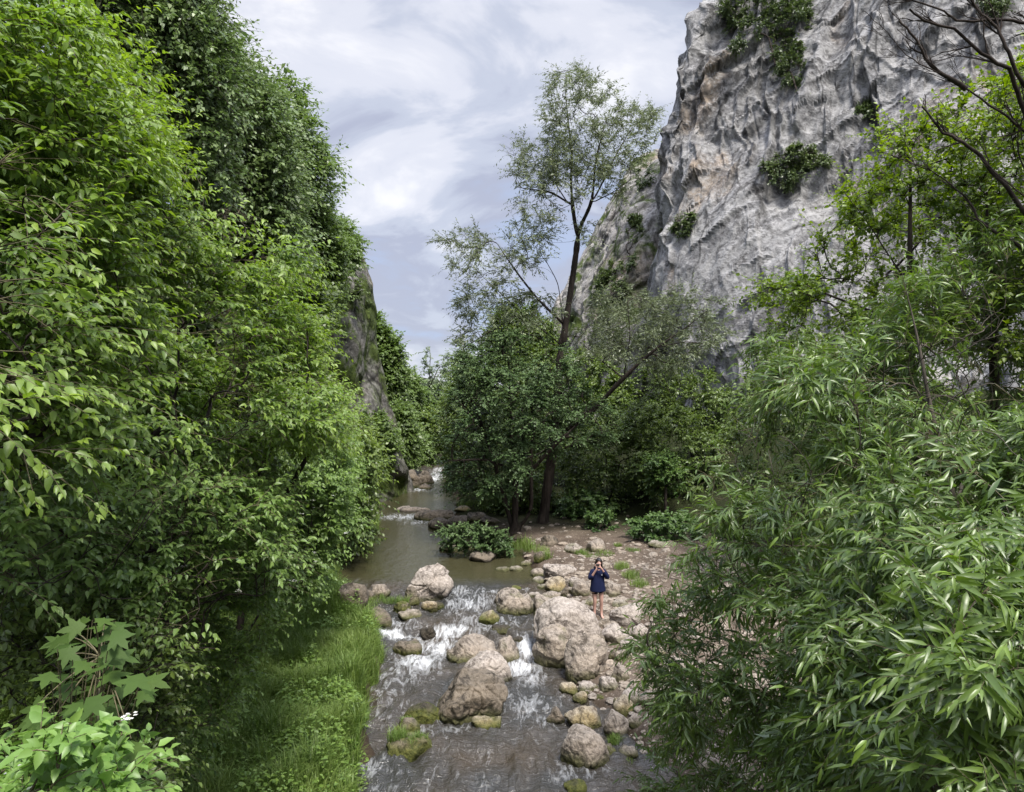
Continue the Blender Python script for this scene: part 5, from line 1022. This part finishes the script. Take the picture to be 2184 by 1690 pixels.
skin('shorts', {'l': (-.085, -.0, .77, .095, .09), 'l2': (-.092, -.008, .66, .100, .096), 'r': (.085, -.0, .77, .095, .09), 'r2': (.092, -.008, .66, .100, .096)}, [('l', 'l2'), ('l', 'r'), ('r', 'r2')], per, M_BLACK)
bm = bmesh.new(); bmesh.ops.create_icosphere(bm, subdivisions=4, radius=1.)
for v_ in bm.verts:
    c_ = v_.co.copy(); v_.co = Vector((.030+.088*c_.x, .002+.108*c_.y, 1.548+.100*c_.z))
    if c_.z < -.1: v_.co.z -= .16*(-c_.z-.1); v_.co.x += .035*(1 if c_.x > 0 else -.6)*(-c_.z)
bmesh.ops.delete(bm, geom=[v_ for v_ in bm.verts if v_.co.y < -.035-.05*max(0, abs(v_.co.x-.03)-.055)/.03 and v_.co.z < 1.600-.9*abs(v_.co.x-.015)], context='VERTS')
bmesh.ops.solidify(bm, geom=bm.faces[:], thickness=-.008)
for s_, x0 in ((-1, -.045), (1, .105)):               # the loose lengths falling to the shoulders
    for k in range(7):
        an = k/6.*1.7; x1 = .03+s_*(.075+.012*math.sin(an*2)); y1 = .055*math.cos(an)-.02*k/6; pr = None
        rings = []
        for q in range(6):
            f = q/5.; z = 1.53-.20*f-.012*(k % 3)*f; cx_, cy2 = x1+s_*.022*f, y1+.01*f-.03*f*(k/6.); r_ = .020*(1-.55*f)
            rings.append([bm.verts.new((cx_+r_*math.cos(t*math.pi/3), cy2+r_*math.sin(t*math.pi/3), z)) for t in range(6)])
        for q in range(5):
            for t in range(6): bm.faces.new((rings[q][t], rings[q][(t+1) % 6], rings[q+1][(t+1) % 6], rings[q+1][t]))
        bm.faces.new(rings[5])
bmesh.ops.recalc_face_normals(bm, faces=bm.faces[:]); me = bpy.data.meshes.new('hair'); bm.to_mesh(me); bm.free()
for p_ in me.polygons: p_.use_smooth = True
me.materials.append(M_HAIR); o = bpy.data.objects.new('hair', me); COL.objects.link(o); o.parent = per
for sx in (-1, 1): skin('eye', {'a': (.03+sx*.028, -.098, 1.532, .011, .007), 'b': (.03+sx*.034, -.095, 1.532, .009, .006)}, [('a', 'b')], per, M_EYE, 1)
skin('mouth', {'a': (.012, -.094, 1.465, .008, .005), 'b': (.048, -.094, 1.465, .008, .005)}, [('a', 'b')], per, M_LIP, 1)
bm = bmesh.new(); bmesh.ops.create_cone(bm, cap_ends=True, segments=20, radius1=.020, radius2=.020, depth=.006)
for v_ in bm.verts: v_.co = Vector((v_.co.x+.085, v_.co.z-.131, v_.co.y*1.1+1.215))
me = bpy.data.meshes.new('chest_badge'); bm.to_mesh(me); bm.free(); me.materials.append(M_WHITE); o = bpy.data.objects.new('chest_badge', me); COL.objects.link(o); o.parent = per
for sx in (-1, 1): skin('drawstring', {'a': (.006+sx*.025, -.080, 1.36, .004, .004), 'b': (.008+sx*.028, -.128, 1.26, .004, .004), 'c': (.008+sx*.03, -.142, 1.16, .004, .004)}, [('a', 'b'), ('b', 'c')], per, M_NAVY, 1)
# compact camera held up to the eye
ct = thing('camera', 'small dark compact camera held at the face by both hands', 'camera', (pb[0]-.03, pb[1]-.215, pz+1.515))
def bev_box(sx, sy, sz, bev, name, m, parent, loc=(0, 0, 0)):
    bm = bmesh.new(); bmesh.ops.create_cube(bm, size=1)
    for v_ in bm.verts: v_.co = Vector((v_.co.x*sx+loc[0], v_.co.y*sy+loc[1], v_.co.z*sz+loc[2]))
    bmesh.ops.bevel(bm, geom=bm.edges[:], offset=bev, segments=3, affect='EDGES'); me = bpy.data.meshes.new(name); bm.to_mesh(me); bm.free(); me.materials.append(m)
    o = bpy.data.objects.new(name, me); COL.objects.link(o); o.parent = parent; return o
bev_box(.105, .032, .062, .006, 'camera_body', M_CAM, ct)
bm = bmesh.new(); bmesh.ops.create_cone(bm, cap_ends=True, segments=24, radius1=.024, radius2=.021, depth=.03)
for v_ in bm.verts: v_.co = Vector((v_.co.x+.006, v_.co.z-.03, v_.co.y))
me = bpy.data.meshes.new('lens'); bm.to_mesh(me); bm.free(); me.materials.append(M_EYE); o = bpy.data.objects.new('lens', me); COL.objects.link(o); o.parent = ct
